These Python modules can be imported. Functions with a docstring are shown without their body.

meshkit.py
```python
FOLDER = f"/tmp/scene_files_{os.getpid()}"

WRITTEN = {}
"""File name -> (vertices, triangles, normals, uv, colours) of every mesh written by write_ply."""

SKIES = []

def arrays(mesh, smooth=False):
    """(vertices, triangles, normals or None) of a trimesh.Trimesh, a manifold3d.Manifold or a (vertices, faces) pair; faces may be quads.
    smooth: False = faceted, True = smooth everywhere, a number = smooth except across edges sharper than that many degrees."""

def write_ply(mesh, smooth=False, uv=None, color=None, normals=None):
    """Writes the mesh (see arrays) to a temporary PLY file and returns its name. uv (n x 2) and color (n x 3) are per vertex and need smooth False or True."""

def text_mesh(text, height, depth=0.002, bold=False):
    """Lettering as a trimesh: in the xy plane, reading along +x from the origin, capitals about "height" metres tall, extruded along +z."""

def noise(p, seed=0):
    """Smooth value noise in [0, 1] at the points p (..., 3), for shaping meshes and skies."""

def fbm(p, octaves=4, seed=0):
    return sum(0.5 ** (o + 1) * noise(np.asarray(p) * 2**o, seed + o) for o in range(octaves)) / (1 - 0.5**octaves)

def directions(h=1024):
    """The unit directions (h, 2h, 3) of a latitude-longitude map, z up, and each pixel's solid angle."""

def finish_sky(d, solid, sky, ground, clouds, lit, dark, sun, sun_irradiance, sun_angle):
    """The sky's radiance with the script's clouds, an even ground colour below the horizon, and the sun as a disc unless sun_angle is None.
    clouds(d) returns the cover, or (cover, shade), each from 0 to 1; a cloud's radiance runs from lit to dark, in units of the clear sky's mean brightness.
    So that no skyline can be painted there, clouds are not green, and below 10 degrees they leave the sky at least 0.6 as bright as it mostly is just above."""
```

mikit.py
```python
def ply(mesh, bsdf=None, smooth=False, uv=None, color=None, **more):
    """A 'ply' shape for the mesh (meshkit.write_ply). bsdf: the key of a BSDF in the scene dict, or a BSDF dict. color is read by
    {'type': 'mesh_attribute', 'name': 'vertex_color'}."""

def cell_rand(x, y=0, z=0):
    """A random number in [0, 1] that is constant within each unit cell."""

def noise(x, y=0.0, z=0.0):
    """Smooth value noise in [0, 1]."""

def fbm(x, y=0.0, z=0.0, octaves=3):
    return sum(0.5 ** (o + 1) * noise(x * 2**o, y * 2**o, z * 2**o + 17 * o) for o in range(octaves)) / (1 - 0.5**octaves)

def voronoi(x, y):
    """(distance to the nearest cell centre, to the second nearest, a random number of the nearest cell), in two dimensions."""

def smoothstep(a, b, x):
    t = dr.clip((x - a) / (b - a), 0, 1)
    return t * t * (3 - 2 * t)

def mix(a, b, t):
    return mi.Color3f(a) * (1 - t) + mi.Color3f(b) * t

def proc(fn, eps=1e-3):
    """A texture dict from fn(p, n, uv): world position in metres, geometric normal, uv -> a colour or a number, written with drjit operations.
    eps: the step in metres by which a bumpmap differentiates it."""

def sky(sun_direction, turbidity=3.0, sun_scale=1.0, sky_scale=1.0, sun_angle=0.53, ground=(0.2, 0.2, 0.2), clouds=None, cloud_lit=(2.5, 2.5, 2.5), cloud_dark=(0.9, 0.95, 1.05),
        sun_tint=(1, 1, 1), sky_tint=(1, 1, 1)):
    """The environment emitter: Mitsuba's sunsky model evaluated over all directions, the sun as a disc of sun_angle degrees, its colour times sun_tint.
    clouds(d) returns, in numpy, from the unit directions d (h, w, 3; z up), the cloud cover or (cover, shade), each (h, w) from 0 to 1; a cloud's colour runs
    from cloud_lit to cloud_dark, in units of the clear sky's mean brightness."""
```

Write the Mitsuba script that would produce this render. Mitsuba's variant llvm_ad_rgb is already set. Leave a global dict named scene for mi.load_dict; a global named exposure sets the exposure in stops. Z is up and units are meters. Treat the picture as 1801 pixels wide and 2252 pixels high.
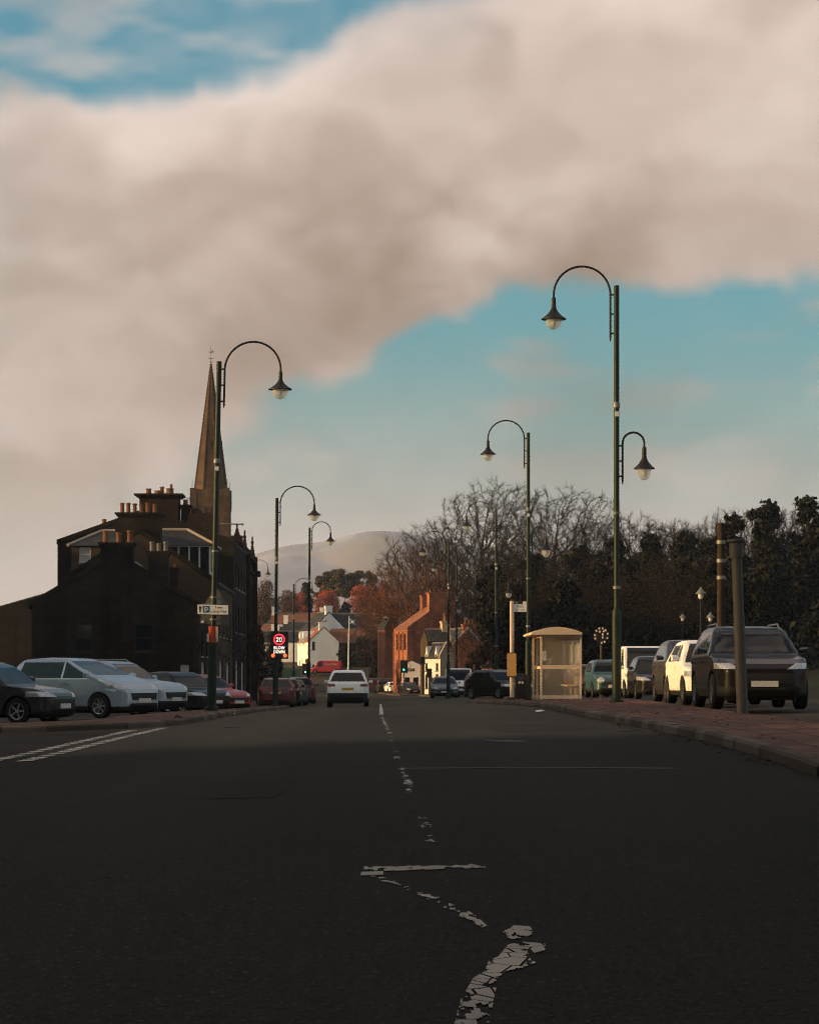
import math, random
import numpy as np
import trimesh, manifold3d as m3
import shapely.geometry as sg
from shapely.ops import unary_union
import mitsuba as mi
import drjit as dr
import mikit, meshkit
from mikit import noise, fbm, smoothstep, mix, voronoi, cell_rand

T = mi.ScalarTransform4f
scene, labels = {}, {}

# ---------------------------------------------------------------- camera, sky, sun, exposure
EYE = 1.45
W0, H0, FPX = 1801.0, 2252.0, 5500.0            # photograph size and focal length in its pixels
VX, VY = 835.0, 1490.0                          # where the level line of sight meets the photograph
scene['camera'] = {
    'type': 'perspective', 'fov_axis': 'x', 'fov': 2 * math.degrees(math.atan(W0 / 2 / FPX)),
    'principal_point_offset_x': (W0 / 2 - VX) / W0, 'principal_point_offset_y': -(VY - H0 / 2) / H0,
    'near_clip': 0.1, 'far_clip': 12000.0,
    'to_world': T().look_at(origin=[0, 0, EYE], target=[0, 100, EYE], up=[0, 0, 1]),
    'medium': {'type': 'ref', 'id': 'haze_air'},
}
exposure = 2.4
SUN = (-1.0, -0.22, 0.175)


def clouds(d):
    az = np.degrees(np.arctan2(d[..., 0], d[..., 1]))
    el = np.degrees(np.arcsin(np.clip(d[..., 2], -1, 1)))
    ss = lambda a, b, x: np.clip((x - a) / (b - a), 0, 1) ** 2 * (3 - 2 * np.clip((x - a) / (b - a), 0, 1))
    wv = np.stack([np.sin(np.radians(az)), np.cos(np.radians(az)), el / 57.3], -1) * 57.3
    warp = np.stack([meshkit.fbm(wv / 2.2 + k * 7.7, 3, 20 + k) - .5 for k in range(3)], -1)
    wq = wv + warp * 2.6                                        # curled coordinates: billows instead of streaks
    n1 = meshkit.fbm(wq / 4.6 + 3.1, 4, 1)
    n2 = meshkit.fbm(wq / 1.7 + 11.7, 5, 4)
    n3 = meshkit.fbm(wv / np.array([14., 14., 8.]) + 5.3, 3, 8)
    e = el + (n1 - .5) * 1.7 + (n2 - .5) * 1.5
    top = 13.0 + .20 * (az + 6.8) + .5 * ss(-2.5, 0.5, az)
    bot = np.interp(az, [-30, -12, -9, -6.8, -4.5, -3, -1.5, .3, 2.75, 5, 8.2, 12, 30], [2.2, 2.2, 2.5, 3.2, 4.8, 5.9, 6.8, 7.8, 8.7, 9.0, 9.0, 9.2, 8.0])
    soft = np.interp(az, [-8, -4, 0, 3], [1.7, 1.0, .55, .5])
    band = ss(0, 1, (e - bot + soft * .5) / soft) * (1 - ss(-.35, .45, e - top))
    field = ss(.44, .60, n3 * .55 + n1 * .45) * ss(3, 9, el)
    inside = np.exp(-((az / 16) ** 4)) * np.exp(-(np.clip(el - 12, 0, 99) / 6) ** 2)
    cover = band * inside + field * (1 - inside)
    wisp = ss(.50, .72, meshkit.fbm((wv + warp * .8) / np.array([2.6, 2.6, .9]) + 31.7, 4, 12)) * .42 * ss(.6, 2.5, el)
    puff = np.exp(-((az - 3.1) / .75) ** 2 - ((el - 6.05 - (n1 - .5) * .8 - .13 * (az - 3.1)) / .28) ** 2) * .5
    thin = .12 * ss(.47, .72, n2) * ss(13, 14, el)
    cover = 1 - (1 - cover) * (1 - wisp) * (1 - thin) * (1 - puff)
    low = ss(9.0, 1.2, el)
    cover = 1 - (1 - cover) * (1 - .95 * low)
    h = e - bot
    mid = 8.45 + np.where(az < 0, .30, .13) * az
    belly = np.exp(-((az - .1) / np.where(az < 0, 4.4, 1.5)) ** 2 - ((el - mid + (n1 - .5) * 2.0 + (n2 - .5) * 1.4) / np.where(el > mid, 1.35, 1.2)) ** 2) * np.clip(.62 + .8 * n2, 0, 1)
    right = ss(2.4, .1, h) * np.exp(-((az - 4.6) / 1.7) ** 2) * .40
    left = ss(3.6, .2, e - 2.8) * ss(-4.0, -6.5, az) * .22
    tone = .46 + .45 * (.5 - n2) + .62 * (.5 - n1) + .10 * ss(13.5, 9.5, el + .15 * (az + 6.8) * -1)
    rim = ss(1.8, .1, top - e) * .22
    streak = meshkit.fbm((wv + warp * 1.2) / np.array([2.4, 2.4, .8]) + 51.0, 4, 33) - .5
    shade = np.clip(tone - rim, 0, 1) + (.40 + .5 * (.5 - n2)) * belly + right + left + .30 * streak
    shade = shade - (.20 + .5 * (n2 - .5)) * np.exp(-((az - 2.2) / 1.2) ** 2 - ((el - 9.7) / .9) ** 2) - .22 * np.exp(-((az + 6) / 1.8) ** 2 - ((el - 6.8) / 1.1) ** 2)
    shade = np.clip(shade, 0, 1) * inside + np.clip(.50 + 1.5 * (.5 - n1), 0, 1) * (1 - inside)
    shade = np.where(shade > .6, .6 + .4 * np.tanh((shade - .6) / .4), shade)
    shade = shade * (1 - .9 * ss(7.0, 1.0, el))
    return np.clip(cover, 0, 1), np.clip(shade, 0, 1)


scene['sky'] = mikit.sky(SUN, turbidity=3.0, sun_scale=1.15, sky_scale=.84, sun_angle=1.6, clouds=clouds,
                         cloud_lit=(4.75, 3.88, 3.42), cloud_dark=(1.40, .93, .62), sun_tint=(.90, .95, 1.02), sky_tint=(.50, 1.12, 1.28), ground=(.08, .07, .06))
HAZE_SIGMA = 1.5e-4
scene['haze_air'] = {'type': 'homogeneous', 'albedo': {'type': 'rgb', 'value': [.91, .95, .98]}, 'sigma_t': {'type': 'rgb', 'value': [HAZE_SIGMA] * 3}, 'phase': {'type': 'hg', 'g': .75}}

# ---------------------------------------------------------------- helpers
rng = random.Random(7)


def at(px, py, y):
    """A point of the photograph at the distance y along the street -> (x, y, z) in metres."""
    return np.array([(px - VX) / FPX * y, y, EYE + (VY - py) / FPX * y])


def pchip(xs, ys):
    from scipy.interpolate import PchipInterpolator
    f = PchipInterpolator(xs, ys)
    return lambda v: f(np.clip(v, xs[0], xs[-1]))


_drop = pchip([-60, 0, 10, 20, 30, 45, 60, 72, 94, 119, 134, 170, 220, 330, 352, 380, 430, 520, 700, 1000, 6000],
              [1.55, 1.45, 1.25, 1.02, .90, .88, .88, .94, 1.13, 1.33, 1.40, 1.50, 1.75, 2.05, 1.55, -.60, -2.0, -4.0, -8.0, -10, -10])
_cross = pchip([-60, 8, 35, 200, 300, 6000], [0, 0, .029, .029, 0, 0])


def zroad(x, y):
    x, y = np.asarray(x, float), np.asarray(y, float)
    return EYE - _drop(y) + _cross(y) * np.clip(x, -12, 9)


def zland(x, y):
    """The lie of the land beside the road: level lots, and the wooded bank that climbs on the right."""
    x, y = np.asarray(x, float), np.asarray(y, float)
    t = np.clip((x - 19 - np.clip(y - 200, 0, 400) * .02) / 45, 0, 1)
    bank = t * t * (3 - 2 * t) * 9 * np.clip((y - 60) / 80, 0, 1)
    return zroad(x, y) + bank


def ground_at(px, py):
    """Where the line of sight through a pixel meets the road."""
    y = 30.0
    for _ in range(60):
        x = (px - VX) / FPX * y
        y = .5 * y + .5 * (EYE - float(zroad(x, y))) * FPX / (py - VY)
    return np.array([(px - VX) / FPX * y, y])


def numbered(name):
    if name not in labels and name not in scene:
        return name
    k = 1
    while f'{name}_{k:03d}' in labels or f'{name}_{k:03d}' in scene:
        k += 1
    return f'{name}_{k:03d}'


def thing(name, label, cat=None, group=None, kind=None):
    key = numbered(name)
    labels[key] = {'label': label}
    if cat: labels[key]['category'] = cat
    if group: labels[key]['group'] = group
    if kind: labels[key]['kind'] = kind
    return key


_partcount = {}


def part(parent, name, shape, mat=None, smooth=30, label=None, kind=None, to_world=None, **kw):
    """One entry of the scene under its holder. shape: a mesh, or a ply dict that is reused."""
    base = f'{parent}__{name}'
    k = _partcount.get(base, 0)
    _partcount[base] = k + 1
    key = base if k == 0 else f'{base}_{k:03d}'
    if isinstance(shape, dict):
        d = dict(shape)
        if mat: d['bsdf'] = {'type': 'ref', 'id': mat}
    else:
        d = mikit.ply(shape, mat, smooth=smooth, **kw)
    if to_world is not None:
        d['to_world'] = to_world
    scene[key] = d
    if label or kind:
        labels[key] = {}
        if label: labels[key]['label'] = label
        if kind: labels[key]['kind'] = kind
    return key


def solo(name, mesh, mat, label, cat=None, group=None, kind=None, smooth=30):
    key = thing(name, label, cat, group, kind)
    scene[key] = mikit.ply(mesh, mat, smooth=smooth)
    return key


cat_ = trimesh.util.concatenate


def box(x0, x1, y0, y1, z0, z1):
    m = trimesh.creation.box([x1 - x0, y1 - y0, z1 - z0])
    m.apply_translation([(x0 + x1) / 2, (y0 + y1) / 2, (z0 + z1) / 2])
    return m


def mbox(x0, x1, y0, y1, z0, z1):
    return m3.Manifold.cube([x1 - x0, y1 - y0, z1 - z0]).translate([x0, y0, z0])


def tm(man):
    m = man.to_mesh()
    return trimesh.Trimesh(np.array(m.vert_properties[:, :3]), np.array(m.tri_verts), process=False)


def mm(mesh):
    return m3.Manifold(m3.Mesh(np.asarray(mesh.vertices, np.float32), np.asarray(mesh.faces, np.uint32)))


def xform(mesh, rz=0.0, loc=(0, 0, 0)):
    m = mesh.copy()
    c, s = math.cos(rz), math.sin(rz)
    M = np.eye(4); M[:2, :2] = [[c, -s], [s, c]]; M[:3, 3] = loc
    m.apply_transform(M)
    return m


def tube(points, r, sides=10, caps=True):
    """Round tube along a polyline; r a number or one per point."""
    p = np.asarray(points, float)
    r = np.broadcast_to(np.asarray(r, float), (len(p),))
    t = np.gradient(p, axis=0); t /= np.linalg.norm(t, axis=1, keepdims=True)
    ref = np.array([0, 1., 0]) if abs(t[0][1]) < .9 else np.array([1., 0, 0])
    a = np.cross(t, ref); a /= np.linalg.norm(a, axis=1, keepdims=True) + 1e-12
    b = np.cross(t, a)
    ang = np.arange(sides) * 2 * np.pi / sides
    v = p[:, None] + r[:, None, None] * (np.cos(ang)[None, :, None] * a[:, None] + np.sin(ang)[None, :, None] * b[:, None])
    n = len(p)
    i, j = np.meshgrid(np.arange(n - 1), np.arange(sides), indexing='ij')
    q = np.stack([i * sides + j, i * sides + (j + 1) % sides, (i + 1) * sides + (j + 1) % sides, (i + 1) * sides + j], -1).reshape(-1, 4)
    f = np.vstack([q[:, [0, 1, 2]], q[:, [0, 2, 3]]])
    v = v.reshape(-1, 3)
    if caps:
        k = len(v)
        v = np.vstack([v, p[:1], p[-1:]])
        jj = np.arange(sides)
        f = np.vstack([f, np.stack([np.full(sides, k), (jj + 1) % sides, jj], 1), np.stack([np.full(sides, k + 1), (n - 1) * sides + jj, (n - 1) * sides + (jj + 1) % sides], 1)])
    m = trimesh.Trimesh(v, f, process=False)
    return m


def cyl(x, y, z0, z1, r, r1=None, sides=16):
    return tube([[x, y, z0], [x, y, z1]], [r, r if r1 is None else r1], sides)


def lathe(prof, loc=(0, 0, 0), sections=24):
    m = trimesh.creation.revolve(np.asarray(prof, float), sections=sections)
    if m.volume < 0: m.invert()
    m.apply_translation(loc)
    return m


def prism_yz(poly, x0, x1):
    """Polygon in (y, z), extruded along x."""
    cs = m3.CrossSection([np.asarray(poly, float)], m3.FillRule.NonZero)
    return cs.extrude(x1 - x0).rotate([90, 0, 90]).translate([x0, 0, 0])


def prism_xz(poly, y0, y1):
    cs = m3.CrossSection([np.asarray(poly, float)], m3.FillRule.NonZero)
    return cs.extrude(y1 - y0).rotate([90, 0, 0]).translate([0, y1, 0])


def prism_xy(poly, z0, z1):
    cs = m3.CrossSection([np.asarray(poly, float)], m3.FillRule.NonZero)
    return cs.extrude(z1 - z0).translate([0, 0, z0])


def text_on(text, height, x, y, z, bold=False, width=None):
    """Lettering that stands upright in the plane y, facing the viewer (-y), centred on x."""
    m = meshkit.text_mesh(text, height, depth=.004, bold=bold)
    w = m.extents[0]
    if width:
        m.apply_scale([width / w, 1, 1]); w = width
    m.apply_translation([-m.bounds[0][0] - w / 2, 0, 0])
    M = np.array([[1, 0, 0, x], [0, 0, -1, y], [0, 1, 0, z], [0, 0, 0, 1.0]])
    m.apply_transform(M)
    return m


# ---------------------------------------------------------------- materials
def mat(key, color, rough=.6, spec=.3, bump=None, eps=2e-3, **kw):
    c = mikit.proc(color) if callable(color) else {'type': 'rgb', 'value': list(color)}
    b = {'type': 'principled', 'base_color': c, 'roughness': rough, 'specular': spec, **kw}
    if bump:
        b = {'type': 'bumpmap', 'arbitrary': mikit.proc(bump, eps=eps), 'scale': 1.0, 'bsdf': b}
    scene[key] = {'type': 'twosided', 'bsdf': b}
    return key


def f_asphalt(p, n, uv):
    big = fbm(p.x * .35, p.y * .09, 3.0, octaves=3)
    mid = fbm(p.x * 2.1, p.y * .8, 7.0, octaves=2)
    grit = noise(p.x * 55, p.y * 26, 1.0)
    stone = smoothstep(.80, .97, noise(p.x * 70, p.y * 34, 9.0))
    worn = smoothstep(.25, .8, 1 - dr.minimum(dr.abs(dr.abs(p.x) - 1.9), 1.6) / 1.6)
    v = .010 + .012 * big + .005 * mid + .012 * (grit - .4) + .034 * stone * (.4 + big) + .003 * worn
    far_lift = smoothstep(.35, .65, smoothstep(19, 50, p.y) + .5 * (fbm(p.x * .25, p.y * .12, 9.0) - .5))   # light falloff put into the colour: the road pales farther up the street
    v = v * (1 + 2.3 * far_lift)
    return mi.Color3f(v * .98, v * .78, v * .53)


def f_patch(p, n, uv):
    return f_asphalt(p, n, uv) * .78


def b_asphalt(p, n, uv):
    return .006 * noise(p.x * 48, p.y * 30, 4.0) + .004 * noise(p.x * 110, p.y * 80, 2.0)


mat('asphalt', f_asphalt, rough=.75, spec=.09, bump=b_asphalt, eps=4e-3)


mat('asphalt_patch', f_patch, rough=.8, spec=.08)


def f_pave(p, n, uv):
    u, v = p.x / .45, p.y / .6 + .5 * cell_rand(dr.floor(p.x / .45))
    fx, fy = u - dr.floor(u), v - dr.floor(v)
    joint = smoothstep(.03, .07, dr.minimum(dr.minimum(fx, 1 - fx), dr.minimum(fy, 1 - fy)))
    tone = .75 + .5 * cell_rand(u, v, 2)
    dirt = .6 + .8 * fbm(p.x * .8, p.y * .5, 2.0)
    return mi.Color3f(.105, .050, .032) * tone * dirt * (.5 + .5 * joint)


mat('paving', f_pave, rough=.8, spec=.2)


def f_ground(p, n, uv):
    big = fbm(p.x * .05, p.y * .05, 1.0)
    g = fbm(p.x * 1.3, p.y * 1.3, 4.0)
    lot = smoothstep(26, 18, p.x) * smoothstep(360, 330, p.y)
    earth = mix(mi.Color3f(.030, .024, .015), mi.Color3f(.055, .050, .022), big)
    tar = mi.Color3f(.040, .034, .029) * (.7 + .6 * g)
    return mix(earth * (.6 + .8 * g), tar, lot)


mat('land', f_ground, rough=.9, spec=.1)


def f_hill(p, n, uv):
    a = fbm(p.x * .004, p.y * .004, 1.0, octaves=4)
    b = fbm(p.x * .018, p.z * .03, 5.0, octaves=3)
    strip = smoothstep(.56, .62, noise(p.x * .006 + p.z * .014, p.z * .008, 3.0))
    hazed_heath = mix(mi.Color3f(.35, .34, .40), mi.Color3f(.26, .27, .34), smoothstep(.35, .7, a))  # pale bluish tone puts part of the haze into the colour
    return mix(hazed_heath * (.7 + .6 * b), mi.Color3f(.40, .32, .24), .5 * strip)


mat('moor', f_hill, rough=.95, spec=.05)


def stone(key, col, jitter=.35, rough=.88, course=.32):
    def fn(p, n, uv):
        w = dr.select(dr.abs(n.x) > .6, p.y, p.x)
        r = p.z / course
        u = w / (course * 2.1) + .5 * cell_rand(dr.floor(r))
        fz, fu = r - dr.floor(r), u - dr.floor(u)
        joint = smoothstep(.0, .07, dr.minimum(dr.minimum(fz, 1 - fz), 2.1 * dr.minimum(fu, 1 - fu)))
        t = 1 - jitter / 2 + jitter * cell_rand(u, r, 5)
        g = .65 + .7 * fbm(p.x * .7 + p.y * .6, p.z * .5, 2.0)
        streak = .75 + .25 * smoothstep(.3, .6, fbm(w * 1.7, p.z * .12, 8.0))
        return mi.Color3f(*col) * t * g * streak * (.72 + .28 * joint)
    return mat(key, fn, rough=rough, spec=.15)


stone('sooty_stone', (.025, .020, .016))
stone('brown_stone', (.115, .072, .045), course=.4)
stone('red_sandstone', (.36, .135, .080), course=.35)
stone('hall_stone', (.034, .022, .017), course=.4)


def f_render(col, dirt=.5):
    def fn(p, n, uv):
        g = fbm(p.x * .9 + p.y * .7, p.z * .35, 2.0, octaves=4)
        return mi.Color3f(*col) * (1 - dirt / 2 + dirt * g)
    return fn


mat('white_harling', f_render((.84, .80, .76), .18), rough=.9, spec=.1)
mat('cream_harling', f_render((.50, .37, .26), .3), rough=.9, spec=.1)
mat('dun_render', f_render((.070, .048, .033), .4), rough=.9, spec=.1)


def f_slate(p, n, uv):
    w = dr.select(dr.abs(n.x) > dr.abs(n.y), p.y, p.x)
    t = cell_rand(w / .3, p.z / .16, 1)
    g = fbm(w * .5, p.z * .8, 6.0)
    return mi.Color3f(.034, .031, .031) * (.6 + .5 * t + .5 * g)


mat('slate', f_slate, rough=.7, spec=.25)


def f_redtile(p, n, uv):
    w = dr.select(dr.abs(n.x) > dr.abs(n.y), p.y, p.x)
    return mi.Color3f(.22, .095, .055) * (.6 + .4 * cell_rand(w / .35, p.z / .2, 1) + .5 * fbm(w * .5, p.z * .8, 6.0))


mat('warm_tile', f_redtile, rough=.8, spec=.2)
mat('terracotta', f_render((.20, .092, .050), .8), rough=.8, spec=.2)
mat('lead', (.16, .14, .13), rough=.6, spec=.4)
mat('skew_stone', f_render((.36, .30, .25), .5), rough=.9, spec=.1)
mat('pane', (.012, .014, .016), rough=.06, spec=.6)
mat('white_wood', (.62, .58, .53), rough=.5)
mat('dark_wood', (.035, .022, .016), rough=.6)
mat('blind', (.45, .41, .36), rough=.8)
mat('green_paint', f_render((.013, .024, .014), .6), rough=.5, spec=.3)
mat('post_grey', f_render((.085, .078, .068), .5), rough=.6, spec=.3)
mat('black_paint', (.014, .012, .011), rough=.5, spec=.35)
mat('grey_metal', (.22, .22, .20), rough=.5, metallic=.4)
mat('sign_back', (.13, .13, .11), rough=.55)
mat('white_sign', (.72, .70, .66), rough=.45)
mat('blue_sign', (.012, .10, .22), rough=.45)
mat('sign_ink', (.012, .012, .013), rough=.6)
mat('orange_band', (.46, .055, .018), rough=.5)
mat('cream_paint', f_render((.66, .52, .38), .25), rough=.5)
mat('timetable', f_render((.58, .33, .13), .15), rough=.45)
mat('shelter_paint', f_render((.66, .50, .34), .3), rough=.5)
mat('kerb_stone', f_render((.085, .066, .052), .7), rough=.9, spec=.1)
mat('kerb_pale', f_render((.13, .105, .085), .7), rough=.9, spec=.1)
mat('iron', f_render((.035, .030, .026), .6), rough=.55, spec=.4)
mat('marking', f_render((.44, .395, .325), .9), rough=.75, spec=.2)
mat('tyre', (.014, .013, .012), rough=.85, spec=.2)
mat('trim', (.018, .017, .016), rough=.6, spec=.3)
mat('alloy', (.42, .41, .40), rough=.35, metallic=.8)
mat('head_glass', (.55, .55, .55), rough=.12, spec=.8, metallic=.5)
mat('tail_glass', (.20, .012, .010), rough=.15, spec=.6)
mat('plate_white', (.62, .61, .58), rough=.5)
mat('plate_yellow', (.55, .33, .06), rough=.5)
mat('car_glass', (.007, .008, .008), rough=.05, spec=.42)
for k, c, r in (('paint_white', (.84, .81, .77), .3), ('paint_sky', (.40, .47, .54), .30), ('paint_silver', (.36, .41, .47), .30), ('paint_black', (.012, .011, .011), .25),
                ('paint_red', (.33, .022, .016), .28), ('paint_maroon', (.085, .016, .013), .28), ('paint_teal', (.030, .075, .090), .28), ('paint_grey', (.10, .115, .13), .28),
                ('paint_brown', (.11, .08, .055), .3), ('paint_mail', (.50, .022, .014), .35), ('paint_green', (.02, .055, .035), .4), ('paint_graphite', (.030, .028, .027), .26)):
    dark_ = max(c) < .04
    mat(k, c, rough=r * (.8 if dark_ else 1), metallic=.55 if k in ('paint_sky', 'paint_silver') else 0.0, spec=.25 if dark_ else .5, clearcoat=.35 if dark_ else .8, clearcoat_gloss=.95)
scene['lamp_glass'] = {'type': 'blendbsdf', 'weight': .5, 'a': {'type': 'thindielectric', 'int_ior': 1.5}, 'b': {'type': 'principledthin', 'base_color': {'type': 'rgb', 'value': [.92, .92, .88]}, 'roughness': .4, 'diff_trans': 1.1}}
scene['shelter_glass'] = {'type': 'blendbsdf', 'weight': .14, 'a': {'type': 'thindielectric', 'int_ior': 1.5}, 'b': {'type': 'twosided', 'bsdf': {'type': 'diffuse', 'reflectance': {'type': 'rgb', 'value': [.60, .50, .38]}}}}
mat('opal', (.70, .68, .62), rough=.5)


def f_bark(col):
    def fn(p, n, uv):
        return mi.Color3f(*col) * (.55 + .9 * noise(p.x * .9, p.y * .9, p.z * .7))
    return fn


mat('bark', f_bark((.042, .029, .021)), rough=.9, spec=.1)
mat('bark_red', f_bark((.13, .060, .036)), rough=.9, spec=.1)
mat('bark_pine', f_bark((.38, .16, .075)), rough=.9, spec=.1)
mat('bark_dark', f_bark((.024, .018, .014)), rough=.9, spec=.1)


def leafmat(key, col):
    scene[key] = {'type': 'twosided', 'bsdf': {'type': 'principled', 'base_color': mikit.proc(f_bark(col)), 'roughness': .7, 'specular': .2}}


leafmat('leaf_litter', (.10, .055, .025))
leafmat('leaf_dark', (.014, .013, .008))
leafmat('leaf_pine', (.105, .075, .028))
leafmat('leaf_rust', (.42, .10, .045))
leafmat('leaf_brown', (.105, .055, .030))


def glow(rgb):
    return {'type': 'area', 'radiance': {'type': 'rgb', 'value': list(rgb)}}

# ---------------------------------------------------------------- ground, road, kerbs, pavements
def sheet(xs_of, ys, z_of, nx):
    """Grid sheet: for each y the x values between xs_of(y) = (left, right)."""
    V = []
    for y in ys:
        l, r = xs_of(y)
        x = np.linspace(l, r, nx)
        V.append(np.stack([x, np.full(nx, y), z_of(x, np.full(nx, y))], 1))
    v = np.concatenate(V)
    i, j = np.meshgrid(np.arange(len(ys) - 1), np.arange(nx - 1), indexing='ij')
    a = i * nx + j
    q = np.stack([a, a + 1, a + nx + 1, a + nx], -1).reshape(-1, 4)
    return trimesh.Trimesh(v, np.vstack([q[:, [0, 1, 2]], q[:, [0, 2, 3]]]), process=False)


def loft(inner, outer, n=7, up=.12, face=True, zf=zroad):
    """A raised strip between two polylines with as many points: its top, and the kerb face along the inner one."""
    a, b = np.asarray(inner, float), np.asarray(outer, float)
    t = np.linspace(0, 1, n)
    P = a[:, None] * (1 - t)[None, :, None] + b[:, None] * t[None, :, None]
    z = zf(P[..., 0], P[..., 1]) + up
    v = np.concatenate([P, z[..., None]], -1).reshape(-1, 3)
    i, j = np.meshgrid(np.arange(len(a) - 1), np.arange(n - 1), indexing='ij')
    k = i * n + j
    q = np.stack([k, k + 1, k + n + 1, k + n], -1).reshape(-1, 4)
    return trimesh.Trimesh(v, np.vstack([q[:, [0, 1, 2]], q[:, [0, 2, 3]]]), process=False)


def resample(pts, step):
    l = sg.LineString(pts)
    n = max(2, int(l.length / step))
    return np.array([l.interpolate(k / n, normalized=True).coords[0] for k in range(n + 1)])


def offset_line(p, d):
    t = np.gradient(p, axis=0); t /= np.linalg.norm(t, axis=1, keepdims=True)
    return p + d * np.stack([-t[:, 1], t[:, 0]], 1)


bend = pchip([0, 170, 220, 280, 330, 400, 6000], [0, 0, -1.4, -3.4, -5.0, -6.5, -6.5])
ys = np.concatenate([np.arange(-40, 60, 1.0), np.arange(60, 180, 2.0), np.arange(180, 345, 5.0)])
road = sheet(lambda y: ((-26 if y < 52 else -9) + bend(y), 6.6 + bend(y)), ys, lambda x, y: zroad(x, y), 61)
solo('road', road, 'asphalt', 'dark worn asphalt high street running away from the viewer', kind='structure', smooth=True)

# the street that climbs beyond the junction
ys = np.arange(341, 520, 6.0)
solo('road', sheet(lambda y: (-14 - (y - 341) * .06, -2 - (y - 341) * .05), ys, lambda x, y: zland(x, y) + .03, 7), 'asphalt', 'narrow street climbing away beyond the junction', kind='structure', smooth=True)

gy = np.concatenate([np.arange(-60, 60, 4.0), np.arange(60, 460, 8.0), np.arange(460, 1000, 45.0), np.array([1000, 1300, 1700, 2200, 3000, 4500, 6000.0])])
gx = np.concatenate([[-3000, -1500, -700, -300, -150, -80], np.arange(-50, 90, 3.0), [110, 150, 300, 700, 1500, 3000.0]])
X, Y = np.meshgrid(gx, gy)
Z = zland(X, Y) - .03
Z -= .25 * ((X > -8 + bend(Y)) & (X < 5.6 + bend(Y)) & (Y < 338))
nx = len(gx)
i, j = np.meshgrid(np.arange(len(gy) - 1), np.arange(nx - 1), indexing='ij')
k = i * nx + j
q = np.stack([k, k + 1, k + nx + 1, k + nx], -1).reshape(-1, 4)
solo('ground', trimesh.Trimesh(np.stack([X.ravel(), Y.ravel(), Z.ravel()], 1), np.vstack([q[:, [0, 1, 2]], q[:, [0, 2, 3]]]), process=False), 'land', 'dark ground of the lots and the wooded bank beside the street', kind='structure', smooth=True)

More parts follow.
